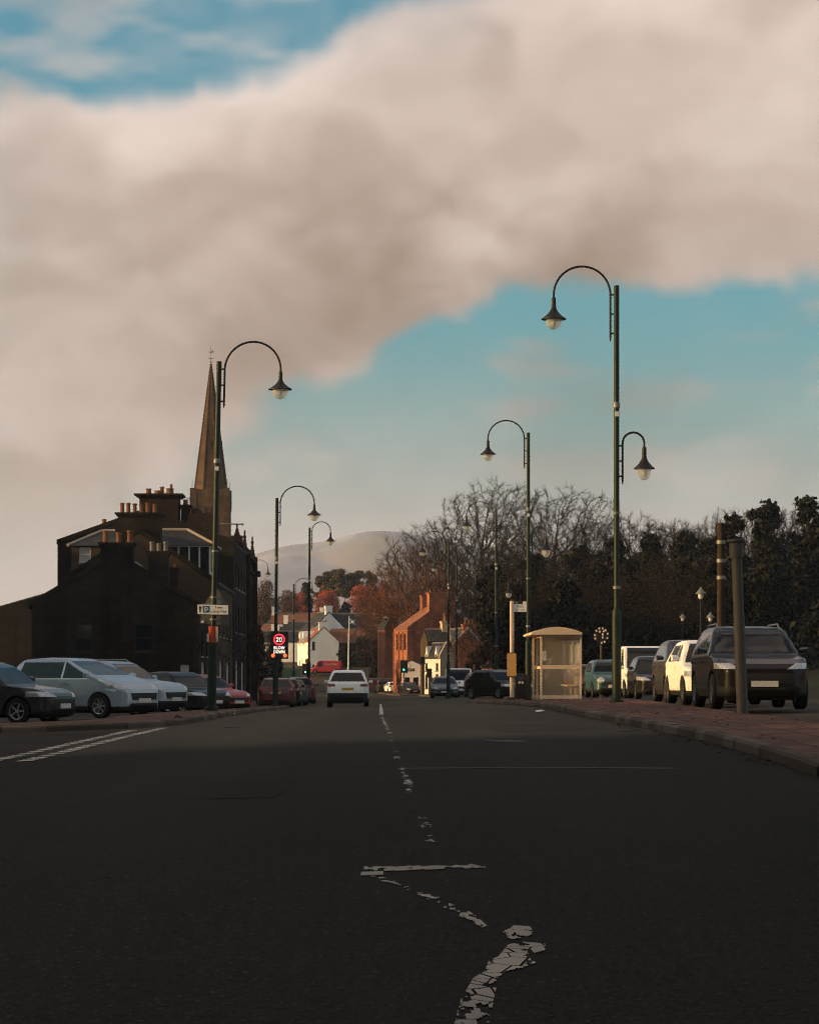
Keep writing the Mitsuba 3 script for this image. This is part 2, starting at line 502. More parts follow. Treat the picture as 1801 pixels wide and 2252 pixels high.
R_IN = [(4.0, -40), (4.0, 30), (4.0, 50), (4.2, 66), (4.42, 92), (4.42, 126), (4.7, 129), (6.0, 132), (6.3, 136), (6.3, 168), (4.9, 190), (2.2 + .4, 235), (0.6, 290), (-.3, 330)]
L_IN = [(-26, 49.5), (-9, 48.8), (-6.6, 48.9), (-5.4, 49.4), (-4.7, 50.4), (-4.25, 52.2), (-4.0, 56.5), (-4.0, 72), (-4.25, 100), (-4.35, 119.5), (-4.9, 120.6), (-6.2, 121.6), (-6.5, 124), (-6.6, 170), (-8, 220), (-10.5, 280), (-12, 330)]
ri, li = resample(R_IN, 1.2), resample(L_IN, 1.0)


def kerb(line, side, mat_='kerb_stone'):
    """Kerb stones in a row: face, chamfer and top, 0.16 m deep."""
    o = [offset_line(line, side * s) for s in (0, .004, .03, .16, .16)]
    hs = [-.10, .085, .118, .122, -.1]
    V = np.stack([np.concatenate([p, (zroad(line[:, 0], line[:, 1]) + h)[:, None]], 1) for p, h in zip(o, hs)], 1)
    n, m = V.shape[:2]
    i, j = np.meshgrid(np.arange(n - 1), np.arange(m - 1), indexing='ij')
    k = i * m + j
    q = np.stack([k, k + 1, k + m + 1, k + m], -1).reshape(-1, 4)
    return trimesh.Trimesh(V.reshape(-1, 3), np.vstack([q[:, [0, 1, 2]], q[:, [0, 2, 3]]]), process=False)


for line, side, lab in ((ri, -1, 'low dark kerb along the right pavement by the bus stop'), (li, 1, 'low dark kerb curving round the left pavement corner')):
    kk_ = solo('kerb', kerb(offset_line(line, side * .025), side), 'kerb_stone', lab, kind='structure', smooth=20)
    m_ = scene[kk_]
    cut_ = line if side > 0 else line[(line[:, 1] > 12) & (line[:, 1] < 175)]
    cut_ = cut_[(cut_[:, 1] < 175) & (cut_[:, 0] > -20)]
    fine_ = resample(cut_, .3)
    for q_ in range(0, len(fine_) - 3, 3):
        st_ = fine_[q_:q_ + 4].copy()
        st_[0] += (st_[1] - st_[0]) * .035; st_[-1] += (st_[-2] - st_[-1]) * .035
        st_ = offset_line(st_, side * (rng.uniform(-.012, .006)))
        V_ = kerb(st_, side)
        V_.vertices[:, 2] += rng.uniform(.0, .010) + .003
        part(kk_, 'stone', V_, 'kerb_stone' if rng.random() < .6 else 'kerb_pale', smooth=20)
rp_in = offset_line(ri, -.16)
rp_out = np.stack([np.interp(rp_in[:, 1], [-40, 40, 60, 90, 130, 340], [6.2, 6.0, 6.6, 7.6, 8.2, 9.0]) + bend(rp_in[:, 1]) * .8, rp_in[:, 1]], 1)
solo('pavement', loft(rp_in, rp_out, 9, .118), 'paving', 'reddish brown paved footway on the right of the road', kind='structure', smooth=True)
lp_in = offset_line(li, .16)
lo = np.array([(-26, 55.5), (-11, 55), (-8.2, 55), (-7.2, 55.3), (-6.6, 56), (-6.4, 57), (-6.3, 60), (-6.3, 72), (-6.5, 100), (-7.4, 119.5), (-8, 120.6), (-8.4, 121.6), (-8.9, 124), (-9.0, 170), (-10.2, 220), (-13, 280), (-15, 330)])
lcum = np.concatenate([[0], np.cumsum(np.linalg.norm(np.diff(np.array(L_IN), axis=0), axis=1))])
s = np.linspace(0, lcum[-1], len(lp_in))
lp_out = np.stack([np.interp(s, lcum, lo[:, 0]), np.interp(s, lcum, lo[:, 1])], 1)
solo('pavement', loft(lp_in, lp_out, 9, .118), 'paving', 'brown paved footway on the left, in front of the parked cars', kind='structure', smooth=True)


# ---------------------------------------------------------------- worn paint on the road
def lay(poly, lift=.006):
    """A flat sheet of the given outline(s) laid on the road."""
    out = []
    for g in getattr(poly, 'geoms', [poly]):
        if g.is_empty or g.area < 2e-5 or g.geom_type != 'Polygon':
            continue
        v, f = trimesh.creation.triangulate_polygon(g, engine='earcut')
        out.append(trimesh.Trimesh(np.column_stack([v, zroad(v[:, 0], v[:, 1]) + lift]), f, process=False))
    return cat_(out)


def worn(poly, cell, keep, seed, sy=1.0):
    """What traffic has left of a painted shape: the cells of a fine raster where the noise stays under 'keep'."""
    x0, y0, x1, y1 = poly.bounds
    xs, ys_ = np.arange(x0, x1, cell), np.arange(y0, y1, cell * sy)
    gx_, gy_ = np.meshgrid(xs, ys_)
    pt = np.stack([gx_ / .11, gy_ / .3, gx_ * 0 + seed], -1)
    fine = meshkit.fbm(np.stack([gx_ / .03, gy_ / .09, gx_ * 0 + seed + 9], -1), 2, 5)
    n = .52 * meshkit.fbm(pt, 3, 2) + .48 * fine
    import shapely as shp
    dist = shp.distance(shp.points(np.column_stack([gx_.ravel() + cell / 2, gy_.ravel() + cell * sy / 2])), poly.exterior).reshape(gx_.shape)
    n = n + .20 * np.exp(-dist / .035)
    on = n < keep
    b = [sg.box(x, y, x + cell * 1.02, y + cell * sy * 1.02) for x, y in zip(gx_[on], gy_[on])]
    return unary_union(b).intersection(poly).simplify(cell * .3)


def pix(*pts):
    return sg.Polygon([ground_at(*p) for p in pts])


def cracked(poly, cell, gap, seed):
    """Thick aged paint broken by cracks: Voronoi pieces, each shrunk a little."""
    from scipy.spatial import Voronoi
    x0, y0, x1, y1 = poly.bounds
    r = np.random.default_rng(seed)
    n = int((x1 - x0 + 1) * (y1 - y0 + 1) / cell ** 2 / 1.6)
    pts = np.column_stack([r.uniform(x0 - .5, x1 + .5, n), r.uniform(y0 - .5, y1 + .5, n)])
    vor = Voronoi(pts * np.array([1, .55]))
    out = []
    for reg in vor.regions:
        if reg and -1 not in reg:
            c = sg.Polygon(vor.vertices[reg] / np.array([1, .55]))
            c = c.buffer(-gap * r.uniform(.2, 1.3)).intersection(poly)
            if not c.is_empty:
                out.append(c)
    return unary_union(out)


marks = [
    ('cross_line', worn(pix((801, 1918), (800, 1908), (905, 1906), (990, 1906), (1035, 1902), (1052, 1904), (1072, 1911), (1040, 1912), (960, 1914), (880, 1917)), .012, .66, 1, 2.5), 'worn white line painted straight across the road'),
    ('short_line', worn(pix((792, 1928), (795, 1920), (843, 1918), (843, 1926)), .012, .95, 2, 2.5), 'short faint white stripe under the cross line'),
    ('diagonal_line', worn(pix((800, 1925), (830, 1922), (900, 1950), (1000, 1985), (1076, 2038), (1060, 2043), (1000, 2012), (930, 1975), (870, 1952)), .014, .58, 3, 2.5), 'broken remains of a slanting white line'),
    ('diagonal_line', worn(pix((1000, 2004), (1012, 2006), (1052, 2022), (1073, 2040), (1060, 2043), (1030, 2026)), .012, .66, 6, 2.5), 'brighter end of the slanting white line'),
    ('paint_scrap', worn(pix((1090, 2056), (1130, 2038), (1165, 2040), (1180, 2062), (1140, 2070), (1100, 2066)), .012, .60, 4, 2.5), 'scraps of white paint above the cracked patch'),
    ('cracked_patch', cracked(worn(pix((1118, 2080), (1156, 2074), (1199, 2079), (1205, 2085), (1190, 2100), (1178, 2121), (1156, 2130), (1112, 2139), (1100, 2150), (1090, 2180), (1080, 2235), (1066, 2290), (990, 2290), (1012, 2205), (1040, 2155), (1066, 2140), (1074, 2118), (1098, 2105)), .012, .70, 5, 2.0), .10, .008, 3), 'cracked patch of thick cream road paint at the bottom of the picture'),
]
for name, poly, lab in marks:
    solo('road_marking', lay(poly), 'marking', lab, kind='structure', smooth=False)
# centre line, worn almost away
for k, (py0, py1, keep, half) in enumerate([(1549, 1572, .74, .05), (1577, 1606, .54, .04), (1620, 1655, .44, .04), (1690, 1745, .52, .045), (1790, 1822, .48, .045), (1838, 1868, .46, .045)]):
    cx = lambda py: np.interp(py, [1549, 1575, 1613, 1668, 1725, 1800, 1865], [837, 839, 856, 874, 898, 930, 950])
    a, b = ground_at(cx(py0), py0), ground_at(cx(py1), py1)
    n_ = np.array([b[1] - a[1], -(b[0] - a[0])]); n_ /= np.linalg.norm(n_)
    solo('road_marking', lay(worn(sg.Polygon([a - n_ * half, a + n_ * half, b + n_ * half, b - n_ * half]), .014, keep, 20 + k, 6.0 if k < 2 else 3.0)), 'marking',
         f'{["far", "second farthest", "middle faint", "longer worn", "nearer faint", "nearest very faint"][k]} dash of the worn white centre line', kind='structure', smooth=False)
for px, py, lab in ((857, 1613, 'small pale road stud farthest along the centre line'), (872.5, 1668, 'small pale road stud in the middle of the centre line'), (897, 1724, 'small pale road stud nearest the viewer on the centre line')):
    x, y = ground_at(px, py)
    z = float(zroad(x, y))
    t = thing('road_stud', lab, 'road stud', 'studs along the centre line')
    hull = m3.Manifold.hull_points(np.array([[sx * a, sy * b, h] for sx in (-1, 1) for sy in (-1, 1) for a, b, h in ((.038, .06, 0), (.028, .03, .018))]))
    part(t, 'housing', xform(tm(hull), 0, (x, y, z)), 'marking')
    part(t, 'reflector', box(x - .022, x + .022, y - .062, y - .054, z + .004, z + .013), 'head_glass')
for a, b, lab in (((1480, 1690.5), (893, 1690.5), 'thin dark sealed joint running across the right lane'),):
    A, B = ground_at(*a), ground_at(*b)
    ln = sg.LineString([A, (A + B) / 2 + [0, .12], B]).buffer(.045)
    scene_key = solo('road_joint', lay(ln.segmentize(.5), .004), 'black_paint', lab, kind='structure', smooth=False)

for cx_, cy_, w_, l_, sd_, lab in ((2.6, 38, 1.5, 5.2, 1, 'dark rectangular repair patch in the right lane'), (-2.3, 62, 1.3, 8.0, 2, 'long dark repair patch in the left lane'), (-1.2, 21, .7, 3.0, 3, 'small dark repair patch near the viewer')):
    rr_ = np.random.default_rng(sd_)
    o_ = np.array([(cx_ - w_ / 2, cy_), (cx_ + w_ / 2, cy_ + .1), (cx_ + w_ / 2 + .05, cy_ + l_), (cx_ - w_ / 2 - .03, cy_ + l_ - .15)])
    pg_ = sg.Polygon(o_).segmentize(.35)
    pg_ = sg.Polygon(np.array(pg_.exterior.coords)[:-1] + rr_.normal(size=(len(pg_.exterior.coords) - 1, 2)) * .015)
    solo('road_patch', lay(pg_, .004), 'asphalt_patch', lab, kind='structure', smooth=False)
for cx_, cy_, r_c, lab in ((1.75, 33, .30, 'round iron cover set in the right lane'), (-2.6, 48, .30, 'round iron cover set in the left lane')):
    zc_ = float(zroad(cx_, cy_))
    t = thing('manhole_cover', lab, 'manhole cover')
    part(t, 'frame', lathe([(r_c, -.02), (r_c + .06, -.02), (r_c + .06, .006), (r_c, .006), (r_c, -.02)], (cx_, cy_, zc_), 28), 'iron')
    part(t, 'lid', lathe([(0, -.02), (r_c - .01, -.02), (r_c - .01, .004), (0, .004)], (cx_, cy_, zc_), 28), 'iron')
for cx_, cy_, lab in ((3.72, 36.5, 'iron gully grating beside the right kerb'),):
    zc_ = float(zroad(cx_, cy_))
    t = thing('gully_grating', lab, 'grating')
    part(t, 'frame', cat_([box(cx_ - .22, cx_ + .22, cy_ - .22, cy_ - .18, zc_ - .02, zc_ + .008), box(cx_ - .22, cx_ + .22, cy_ + .18, cy_ + .22, zc_ - .02, zc_ + .008), box(cx_ - .22, cx_ - .18, cy_ - .18, cy_ + .18, zc_ - .02, zc_ + .008), box(cx_ + .18, cx_ + .22, cy_ - .18, cy_ + .18, zc_ - .02, zc_ + .008)]), 'iron', smooth=False)
    for k in range(5): part(t, 'bar', box(cx_ - .15 + .065 * k, cx_ - .115 + .065 * k, cy_ - .178, cy_ + .178, zc_ - .02, zc_ + .006), 'iron', smooth=False)

# mouth of the side road at the left: brownish tarmac behind a double broken give-way line
mat('red_tar', f_render((.030, .022, .017), .7), rough=.85, spec=.1)
side = sg.Polygon([(-26, 20), (-4.75, 20), (-4.75, 48.2), (-6.6, 48.7), (-9, 48.6), (-26, 49.3)])
solo('side_road', lay(side.segmentize(1.0), .004), 'red_tar', 'brownish tarmac mouth of the side road at the left kerb corner', kind='structure', smooth=False)
for k, (xl, y0_, y1_, keep) in enumerate(((-4.27, 30.0, 49.6, .86), (-4.72, 30.3, 48.2, .80))):
    ds_ = [sg.box(xl - .10, yy, xl + .10, yy + .62) for yy in np.arange(y0_, y1_ - .5, .94)]
    solo('road_marking', lay(unary_union([worn(d_, .016, keep, 40 + 9 * k + q_, 2.0) for q_, d_ in enumerate(ds_)]), .009), 'marking', ['outer row of the worn double give-way dashes at the left', 'inner row of the worn double give-way dashes at the left'][k], kind='structure', smooth=False)

# litter
r_ = np.random.default_rng(5)
for px, py, lab in ((1188, 1567, 'crumpled scrap of white paper in the right gutter'), (512, 1573, 'crumpled pale scrap of paper in the left gutter'), (582, 1562, 'small pale scrap of paper by the left kerb')):
    x, y = ground_at(px, py)
    v = r_.normal(size=(14, 3)) * [.07, .08, .035]
    v[:, 2] = np.abs(v[:, 2])
    hm = tm(m3.Manifold.hull_points(v))
    solo('litter', xform(hm, 0, (x, y, float(zroad(x, y)) + .005)), 'white_sign', lab, 'litter', smooth=False)
x, y = -3.9, 50.0
t = thing('stone', 'single dark stone lying on the left pavement edge', 'stone')
scene[t] = mikit.ply(xform(tm(m3.Manifold.hull_points(r_.normal(size=(26, 3)) * [.045, .05, .03])), 0, (-4.35, 54, float(zroad(-4.35, 54)) + .14)), 'kerb_stone', smooth=False)

# fallen leaves along the gutters and on the footways
rl_ = np.random.default_rng(12)
lv = []
for k in range(1500):
    y_ = rl_.uniform(24, 110)
    right_ = rl_.random() < .6
    gx0 = float(np.interp(y_, ri[:, 1], ri[:, 0])) if right_ else -4.05
    if not right_ and y_ < 56: continue
    if rl_.random() < .55: x_, up_ = gx0 + (-1 if right_ else 1) * abs(rl_.normal()) * .16 - (.02 if right_ else -.02), .008
    else: x_, up_ = gx0 + (1 if right_ else -1) * rl_.uniform(.2, 1.9), .126
    a_ = rl_.uniform(0, 6.28); s_ = rl_.uniform(.022, .05)
    c_, n_ = math.cos(a_) * s_, math.sin(a_) * s_
    z_ = float(zroad(x_, y_)) + up_
    lv.append(((x_ - c_, y_ - n_, z_), (x_ + n_ * .6, y_ - c_ * .6, z_ + .012), (x_ + c_, y_ + n_, z_ + .004), (x_ - n_ * .6, y_ + c_ * .6, z_ + .014)))
lv = np.array(lv)
fl_ = (np.array([[0, 1, 2], [0, 2, 3]])[None] + (np.arange(len(lv)) * 4)[:, None, None]).reshape(-1, 3)
solo('fallen_leaves', trimesh.Trimesh(lv.reshape(-1, 3), fl_, process=False), 'leaf_litter', 'brown fallen leaves scattered along the kerbs', 'leaves', kind='stuff', smooth=False)

# ---------------------------------------------------------------- far hill
hx = np.linspace(-900, 1500, 160)
hy = np.linspace(1500, 2760, 60)
HS = 1.6    # the hill is drawn at 1.6 times these distances
X, Y = np.meshgrid(hx, hy)
prof = np.interp(X, [-900, -420, -260, -150, -125, -104, -83, -56, -47, -30, -16, 0, 20, 60, 120, 260, 480, 900, 1500], [10, 50, 84, 110, 118.5, 125.5, 130, 131.3, 133.5, 139.5, 143, 144.5, 142.5, 134, 122, 100, 80, 55, 10])
from scipy.ndimage import gaussian_filter1d
prof = gaussian_filter1d(prof, .6, axis=1)
fy = np.clip((Y - 1500) / 1000, 0, 1); fy = np.sin(fy * np.pi / 2) ** 1.3 * np.cos(np.clip((Y - 2500) / 1000, 0, 1) * 1.3)
nn = meshkit.fbm(np.stack([X / 160, Y / 160, X * 0], -1), 5, 3) - .5
Z = prof * fy + nn * 5 * np.clip(fy * 2, 0, 1) - 12 * (1 - fy)
nx = len(hx)
i, j = np.meshgrid(np.arange(len(hy) - 1), np.arange(nx - 1), indexing='ij')
k = i * nx + j
q = np.stack([k, k + 1, k + nx + 1, k + nx], -1).reshape(-1, 4)
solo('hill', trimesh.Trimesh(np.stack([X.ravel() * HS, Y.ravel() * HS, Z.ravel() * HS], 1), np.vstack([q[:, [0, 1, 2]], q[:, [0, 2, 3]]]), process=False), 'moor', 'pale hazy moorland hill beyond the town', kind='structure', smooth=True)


# ---------------------------------------------------------------- street lamps
def lantern_prof(r, h0, h1):
    """Bell shade: from the neck (h0) down to the rim (h1)."""
    t = np.linspace(0, 1, 12)
    neck = .055
    rr = neck + (r - neck) * t ** 1.75
    zz = h0 - .20 + (h1 - h0 + .20) * t ** .85
    return [(0, h0), (.03, h0), (.05, h0 - .03), (neck, h0 - .05)] + list(zip(rr, zz)) + [(r, h1 - .015), (r - .03, h1 - .02), (r * .6, h1 - .005), (0, h1 - .002)]


def bowl_prof(r, z, h, point):
    a = np.linspace(0, np.pi / 2, 9)
    pr = np.cos(a) ** (1.0 if not point else .85)
    pz = -np.sin(a) ** (1.0 if not point else 1.15) * h
    return [(r, z + .0)] + [(max(r * p, 0.0), z - .04 + q_) for p, q_ in zip(pr, pz)]


def street_lamp(px, pbase, ptop, y, side, label, xtop=None, second=True, scale=1.0, yaw=0.0, glass='lamp_glass', second_drop=3.2, arm_r=.68):
    """Tall post with a hooked arm towards the road (side = -1: to the left) and a smaller one behind it."""
    b, tp = at(px, pbase, y), at(xtop or px, ptop, y)
    H = tp[2] - b[2]
    lean = (tp[0] - b[0]) / H
    key = thing('street_lamp', label, 'street lamp', 'green street lamps with hooked arms along the road')
    s = scale
    sh = lambda m: lean_(m)

    def lean_(m):
        m = m.copy()
        v = np.array(m.vertices)
        c, sn = math.cos(yaw), math.sin(yaw)
        v[:, :2] = np.stack([v[:, 0] * c - v[:, 1] * sn, v[:, 0] * sn + v[:, 1] * c], 1)
        v[:, 0] += b[0] + lean * v[:, 2]; v[:, 1] += b[1]; v[:, 2] += b[2]
        m.vertices = v
        return m
    part(key, 'base', sh(lathe([(0, -.2), (.17 * s, -.2), (.17 * s, .04), (.115 * s, .07), (.11 * s, 2.05), (.10 * s, 2.18), (.075 * s, 2.22), (0, 2.22)], sections=20)), 'green_paint')
    part(key, 'pole', sh(lathe([(0, 2.2), (.068 * s, 2.2), (.066 * s, H - .02), (.058 * s, H), (0, H)], sections=16)), 'green_paint')
    part(key, 'collar', sh(lathe([(.07 * s, H * .705), (.085 * s, H * .707), (.085 * s, H * .715), (.07 * s, H * .72)], sections=16)), 'grey_metal')
    part(key, 'collar', sh(lathe([(.07 * s, H * .45), (.084 * s, H * .451), (.084 * s, H * .455), (.07 * s, H * .456)], sections=16)), 'grey_metal')
    part(key, 'collar', sh(lathe([(.07 * s, H * .27), (.088 * s, H * .271), (.088 * s, H * .277), (.07 * s, H * .278)], sections=16)), 'grey_metal')
    part(key, 'number_plate', sh(box(-.05 * s, .05 * s, -.075 * s, -.069 * s, H * .685, H * .697)), 'white_sign')

    def hook(sg_, top, R, down, lr, drop, pointed):
        off = .145 * s
        pts = [[sg_ * off, 0, top - down], [sg_ * off, 0, top - down + .05], [sg_ * off, 0, top - .3 * R]]
        for a in np.linspace(0, math.pi, 25):
            pts.append([sg_ * (off + R - R * math.cos(a)), 0, top - .15 * R + R * math.sin(a)])
        ex = sg_ * (off + 2 * R)
        pts.append([ex, 0, top - drop])
        m = [tube(pts, .026 * s, 8)]
        for z in np.linspace(top - down + .12, top - .10, 3):
            m.append(tube([[sg_ * .02, 0, z], [sg_ * (off + .0), 0, z]], .020 * s, 8))
        m.append(lathe([(0, 0), (.012, .01), (.026, .1)], (sg_ * off, 0, top - down - .08), 10))
        part(key, 'arm', sh(cat_(m)), 'black_paint')
        L = part(key, 'lantern', sh(lathe(lantern_prof(lr, top - drop + .02, top - drop - .50), (ex, 0, 0), 28)), 'black_paint', smooth=45)
        part(L, 'bowl', sh(lathe(bowl_prof(lr * .64, top - drop - .505, lr * (.95 if pointed else .72), pointed), (ex, 0, 0), 24)), glass, smooth=True)
        part(L, 'bulb', sh(lathe([(0, -.16), (.035, -.14), (.05, -.08), (.035, -.01), (0, 0)], (ex, 0, top - drop - .52), 12)), 'opal', smooth=True)
    hook(side, H - .12, arm_r * s, 1.15, .30 * s, .18, False)
    if second:
        hook(-side, H - second_drop - .55, .26 * s, .95, .255 * s, .14, True)
    return key, b, H, lean


lampinfo = {}
for args in [
    dict(px=1356, pbase=1543, ptop=627, y=60, side=-1, label='tallest street lamp on the right pavement, nearest the viewer', xtop=1355.5, scale=1.0),
    dict(px=1161.5, pbase=1538, ptop=951, y=93.7, side=-1, label='second street lamp on the right, close behind the bus stop'),
    dict(px=1091, pbase=1533, ptop=1123, y=134, side=-1, label='third street lamp on the right, seen against the bare trees', arm_r=.72),
    dict(px=986, pbase=1531, ptop=1186, y=158, side=-1, label='farther right street lamp in front of the red house', arm_r=.75),
    dict(px=1004, pbase=1530, ptop=1226, y=186, side=-1, label='farthest thin street lamp on the right beside the red house', arm_r=.75),
    dict(px=465, pbase=1558, ptop=794, y=72, side=1, label='tall leaning street lamp on the left carrying the parking sign', xtop=482, second=False, arm_r=.70, scale=1.15),
    dict(px=605.5, pbase=1556, ptop=1095, y=118.7, side=1, label='left street lamp that carries the lit speed sign', xtop=609, second=False, arm_r=.70, scale=1.15),
    dict(px=679, pbase=1538, ptop=1160, y=149, side=1, label='left street lamp beyond the speed sign, behind the parked cars', xtop=681, second=False, arm_r=.55),
    dict(px=549, pbase=1512, ptop=1244, y=232, side=1, label='far left street lamp half hidden behind the pinnacled hall', second=False, arm_r=.78),
    dict(px=646, pbase=1530, ptop=1284, y=220, side=1, label='farthest left street lamp in front of the white cottages', second=False, arm_r=.74),
]:
    lampinfo[args['label'][:12]] = street_lamp(**args)


# ---------------------------------------------------------------- vehicles (local axes: x to the nose, y to its left, z up)
def wheel_meshes(r, w=.21, spokes=5):
    tyre = lathe([(r * .66, -w / 2), (r * .93, -w / 2), (r, -w * .36), (r, w * .36), (r * .93, w / 2), (r * .66, w / 2), (r * .64, 0), (r * .66, -w / 2)], sections=28)
    rim = [lathe([(0, w * .28), (r * .14, w * .34), (r * .16, w * .22), (0, w * .2)], sections=14),
           lathe([(r * .60, w * .44), (r * .67, w * .46), (r * .67, -w * .4), (r * .62, -w * .4), (r * .60, w * .44)], sections=28)]
    for k in range(spokes):
        a = 2 * math.pi * k / spokes
        b = trimesh.creation.box([r * .56, r * .13, w * .12]); b.apply_translation([r * .36, 0, w * .30])
        b.apply_transform(trimesh.transformations.rotation_matrix(a, [0, 0, 1])); rim.append(b)
    hub = lathe([(0, -w * .2), (r * .62, -w * .2), (r * .62, -w * .15), (0, -w * .15)], sections=20)
    return tyre, cat_(rim), hub


def turn_y(m, side):
    m = m.copy()
    m.apply_transform(trimesh.transformations.rotation_matrix(-math.pi / 2 * side, [1, 0, 0]))
    return m


def superplan(L, W, nf, nr):
    pts = []
    for k in range(64):
        a = 2 * math.pi * k / 64
        c, s_ = math.cos(a), math.sin(a)
        n = nf if c > 0 else nr
        pts.append([math.copysign(abs(c) ** (2 / n), c) * L / 2, math.copysign(abs(s_) ** (2 / n), s_) * W / 2])
    return np.array(pts)


def car_meshes(L=4.2, W=1.78, H=1.5, wr=.31, wb=2.55, fo=.85, hood=.92, nose=.74, wsb=.95, rf=.15, rr=-1.25, rg=-1.75, belt=.98, tail=1.0, rear_z=1.02,
               tumble=.76, gc=.20, dark_rear=0.0, dark_sill=.32, round_lamp=False, light_z=.70, tail_z=.92, panel_rear=False, split=(-.15,), spokes=5, rails=False):
    """A car as a set of meshes. Lengths in metres, x measured from the middle of the car."""
    h = L / 2
    fx = h - fo
    rx = fx - wb
    side = np.array([(-h + .10, gc), (h - .12, gc), (h - .01, gc + .14), (h, nose * .66), (h - .03, nose * .9), (h - .14, nose), (h - .45, nose + (hood - nose) * .55), (wsb, hood), (rf + .28, H * .90), (rf, H - .035),
                     ((rf + rr) / 2, H), (rr, H - .05), (rr - .12, H - .10), (rg, tail), (-h + .05, tail - .06), (-h, rear_z * .72), (-h + .01, gc + .2)])
    hw = W / 2
    sec = np.array([(-hw + .07, gc - .02), (hw - .07, gc - .02), (hw - .01, gc + .16), (hw, .60), (hw - .02, belt - .16), (hw - .035, belt), (hw * tumble + .02, H - .13), (hw * tumble - .06, H - .03), (hw * .4, H + .02),
                    (-hw * .4, H + .02), (-hw * tumble + .06, H - .03), (-hw * tumble - .02, H - .13), (-hw + .035, belt), (-hw + .02, belt - .16), (-hw, .60), (-hw + .01, gc + .16)])
    A = prism_xz(side, -W, W)
    B = prism_xy(superplan(L, W, 5.5, 7.5), -1, 4)
    C = prism_yz(sec, -L, L)
    body = (A ^ B ^ C).refine_to_length(.10)
    t = tm(body); t.merge_vertices()
    trimesh.smoothing.filter_taubin(t, lamb=.5, nu=.52, iterations=9)
    body = mm(t)
    if body.is_empty() or body.volume() < 1:
        body = A ^ B ^ C
    out = {}

    def cut(name, region, k=None):
        nonlocal body
        piece = body ^ region
        if piece.is_empty():
            return
        body = body - region
        out.setdefault(name, []).append(piece)
    # wheel arches
    for x in (fx, rx):
        for s_ in (-1, 1):
            c = m3.Manifold.cylinder(.34, wr * 1.20, circular_segments=36).rotate([90, 0, 0]).translate([x, .17 + s_ * (hw - .14), wr])
            body = body - c
    # windows
    top = H - .125
    wx = lambda z: wsb + (rf + .06 - wsb) * (z - hood) / (H - .06 - hood)
    rxw = lambda z: rg + (rr - .10 - rg) * (z - tail) / (H - .10 - tail)
    zb = belt + .015
    bounds = [wx(zb) - .26] + list(split) + [rxw(zb) + .30]
    if panel_rear: bounds = bounds[:2]
    for a, b in zip(bounds[:-1], bounds[1:]):
        fa = min(a - .03, 99)
        fb = b + .03
        ta = min(fa, wx(top) - .13) if a == bounds[0] else fa
        tb = max(fb, rxw(top) + .14) if b == bounds[-1] else fb
        poly = [(fb, zb), (fa, zb), (ta, top), (tb, top)]
        for s_ in (1, -1):
            cut('side_window', prism_xz(poly, .40 if s_ > 0 else -W, W if s_ > 0 else -.40))
    yb, yt = hw * .93 - .06, hw * tumble - .10
    scr = prism_yz([(-yb, hood + .05), (yb, hood + .05), (yt, top + .03), (-yt, top + .03)], rf - .02, h)
    cut('windscreen', scr)
    if not panel_rear:
        scr = prism_yz([(-yb + .03, tail + .05), (yb - .03, tail + .05), (yt - .02, top), (-yt + .02, top)], -h, rr - .03)
        cut('rear_window', scr)
    # lamps
    for s_ in (1, -1):
        if round_lamp:
            c = m3.Manifold.cylinder(.6, .13, circular_segments=28).rotate([0, 90, 0]).translate([h - .5, s_ * (hw - .30), light_z - .06])
            cut('headlight', c)
        else:
            y0, y1 = sorted((s_ * (hw - .52), s_ * W))
            cut('headlight', prism_yz([(s_ * (hw - .50), light_z - .06), (s_ * W, light_z - .04), (s_ * W, light_z + .11), (s_ * (hw - .30), light_z + .06)][::s_], h - .62, h + .2))
        cut('tail_light', prism_yz([(s_ * (hw - .40), tail_z - .09), (s_ * W, tail_z - .13), (s_ * W, tail_z + .10), (s_ * (hw - .34), tail_z + .03)][::s_], -h - .2, -h + .34))
    cut('grille', prism_yz([(-.50, nose * .58), (.50, nose * .58), (.56, nose * .80), (-.56, nose * .80)], h - .3, h + .2))
    cut('lower_grille', prism_yz([(-.62, gc + .06), (.62, gc + .06), (.56, nose * .48), (-.56, nose * .48)], h - .3, h + .2))
    if dark_rear:
        cut('rear_bumper', mbox(-h - .2, -h + .42, -W, W, 0, dark_rear))
    cut('sill', mbox(-h - .1, h + .1, -W, W, 0, dark_sill))
    # shut lines
    for x in [bounds[0] + .10] + list(split) + ([bounds[-1] + .02] if len(bounds) > 2 else []):
        for s_ in (-1, 1):
            body = body - mbox(x - .006, x + .006, s_ * hw - .035, s_ * hw + .035, dark_sill + .04, belt - .01)
    M = {k: [tm(p) for p in v] for k, v in out.items()}
    M['body'] = [tm(body)]
    M['plate_front'] = [box(h - .035, h + .012, -.26, .26, nose * .50, nose * .50 + .115)]
    pz = tail_z - .22 if not dark_rear else dark_rear + .12
    M['plate_rear'] = [box(-h - .012, -h + .06, -.26, .26, pz, pz + .115)]
    M['mirror'] = []
    for s_ in (1, -1):
        hm = tm(m3.Manifold.hull_points(np.array([[wsb - .32 + dx, s_ * (hw + dy), belt + .06 + dz] for dx, dy, dz in
                ((.08, -.02, -.02), (.08, -.02, .05), (0, .16, -.04), (0, .16, .10), (.12, .14, -.02), (.12, .14, .07), (-.02, -.01, 0), (-.02, .02, .09))])))
        M['mirror'].append(hm)
    M['door_handle'] = [box(x - .08, x + .08, *sorted((s_ * (hw - .03), s_ * (hw + .012))), belt - .15, belt - .12) for s_ in (1, -1) for x in [(bounds[1] + .2)] + ([bounds[2] + .2] if len(bounds) > 2 else [])]
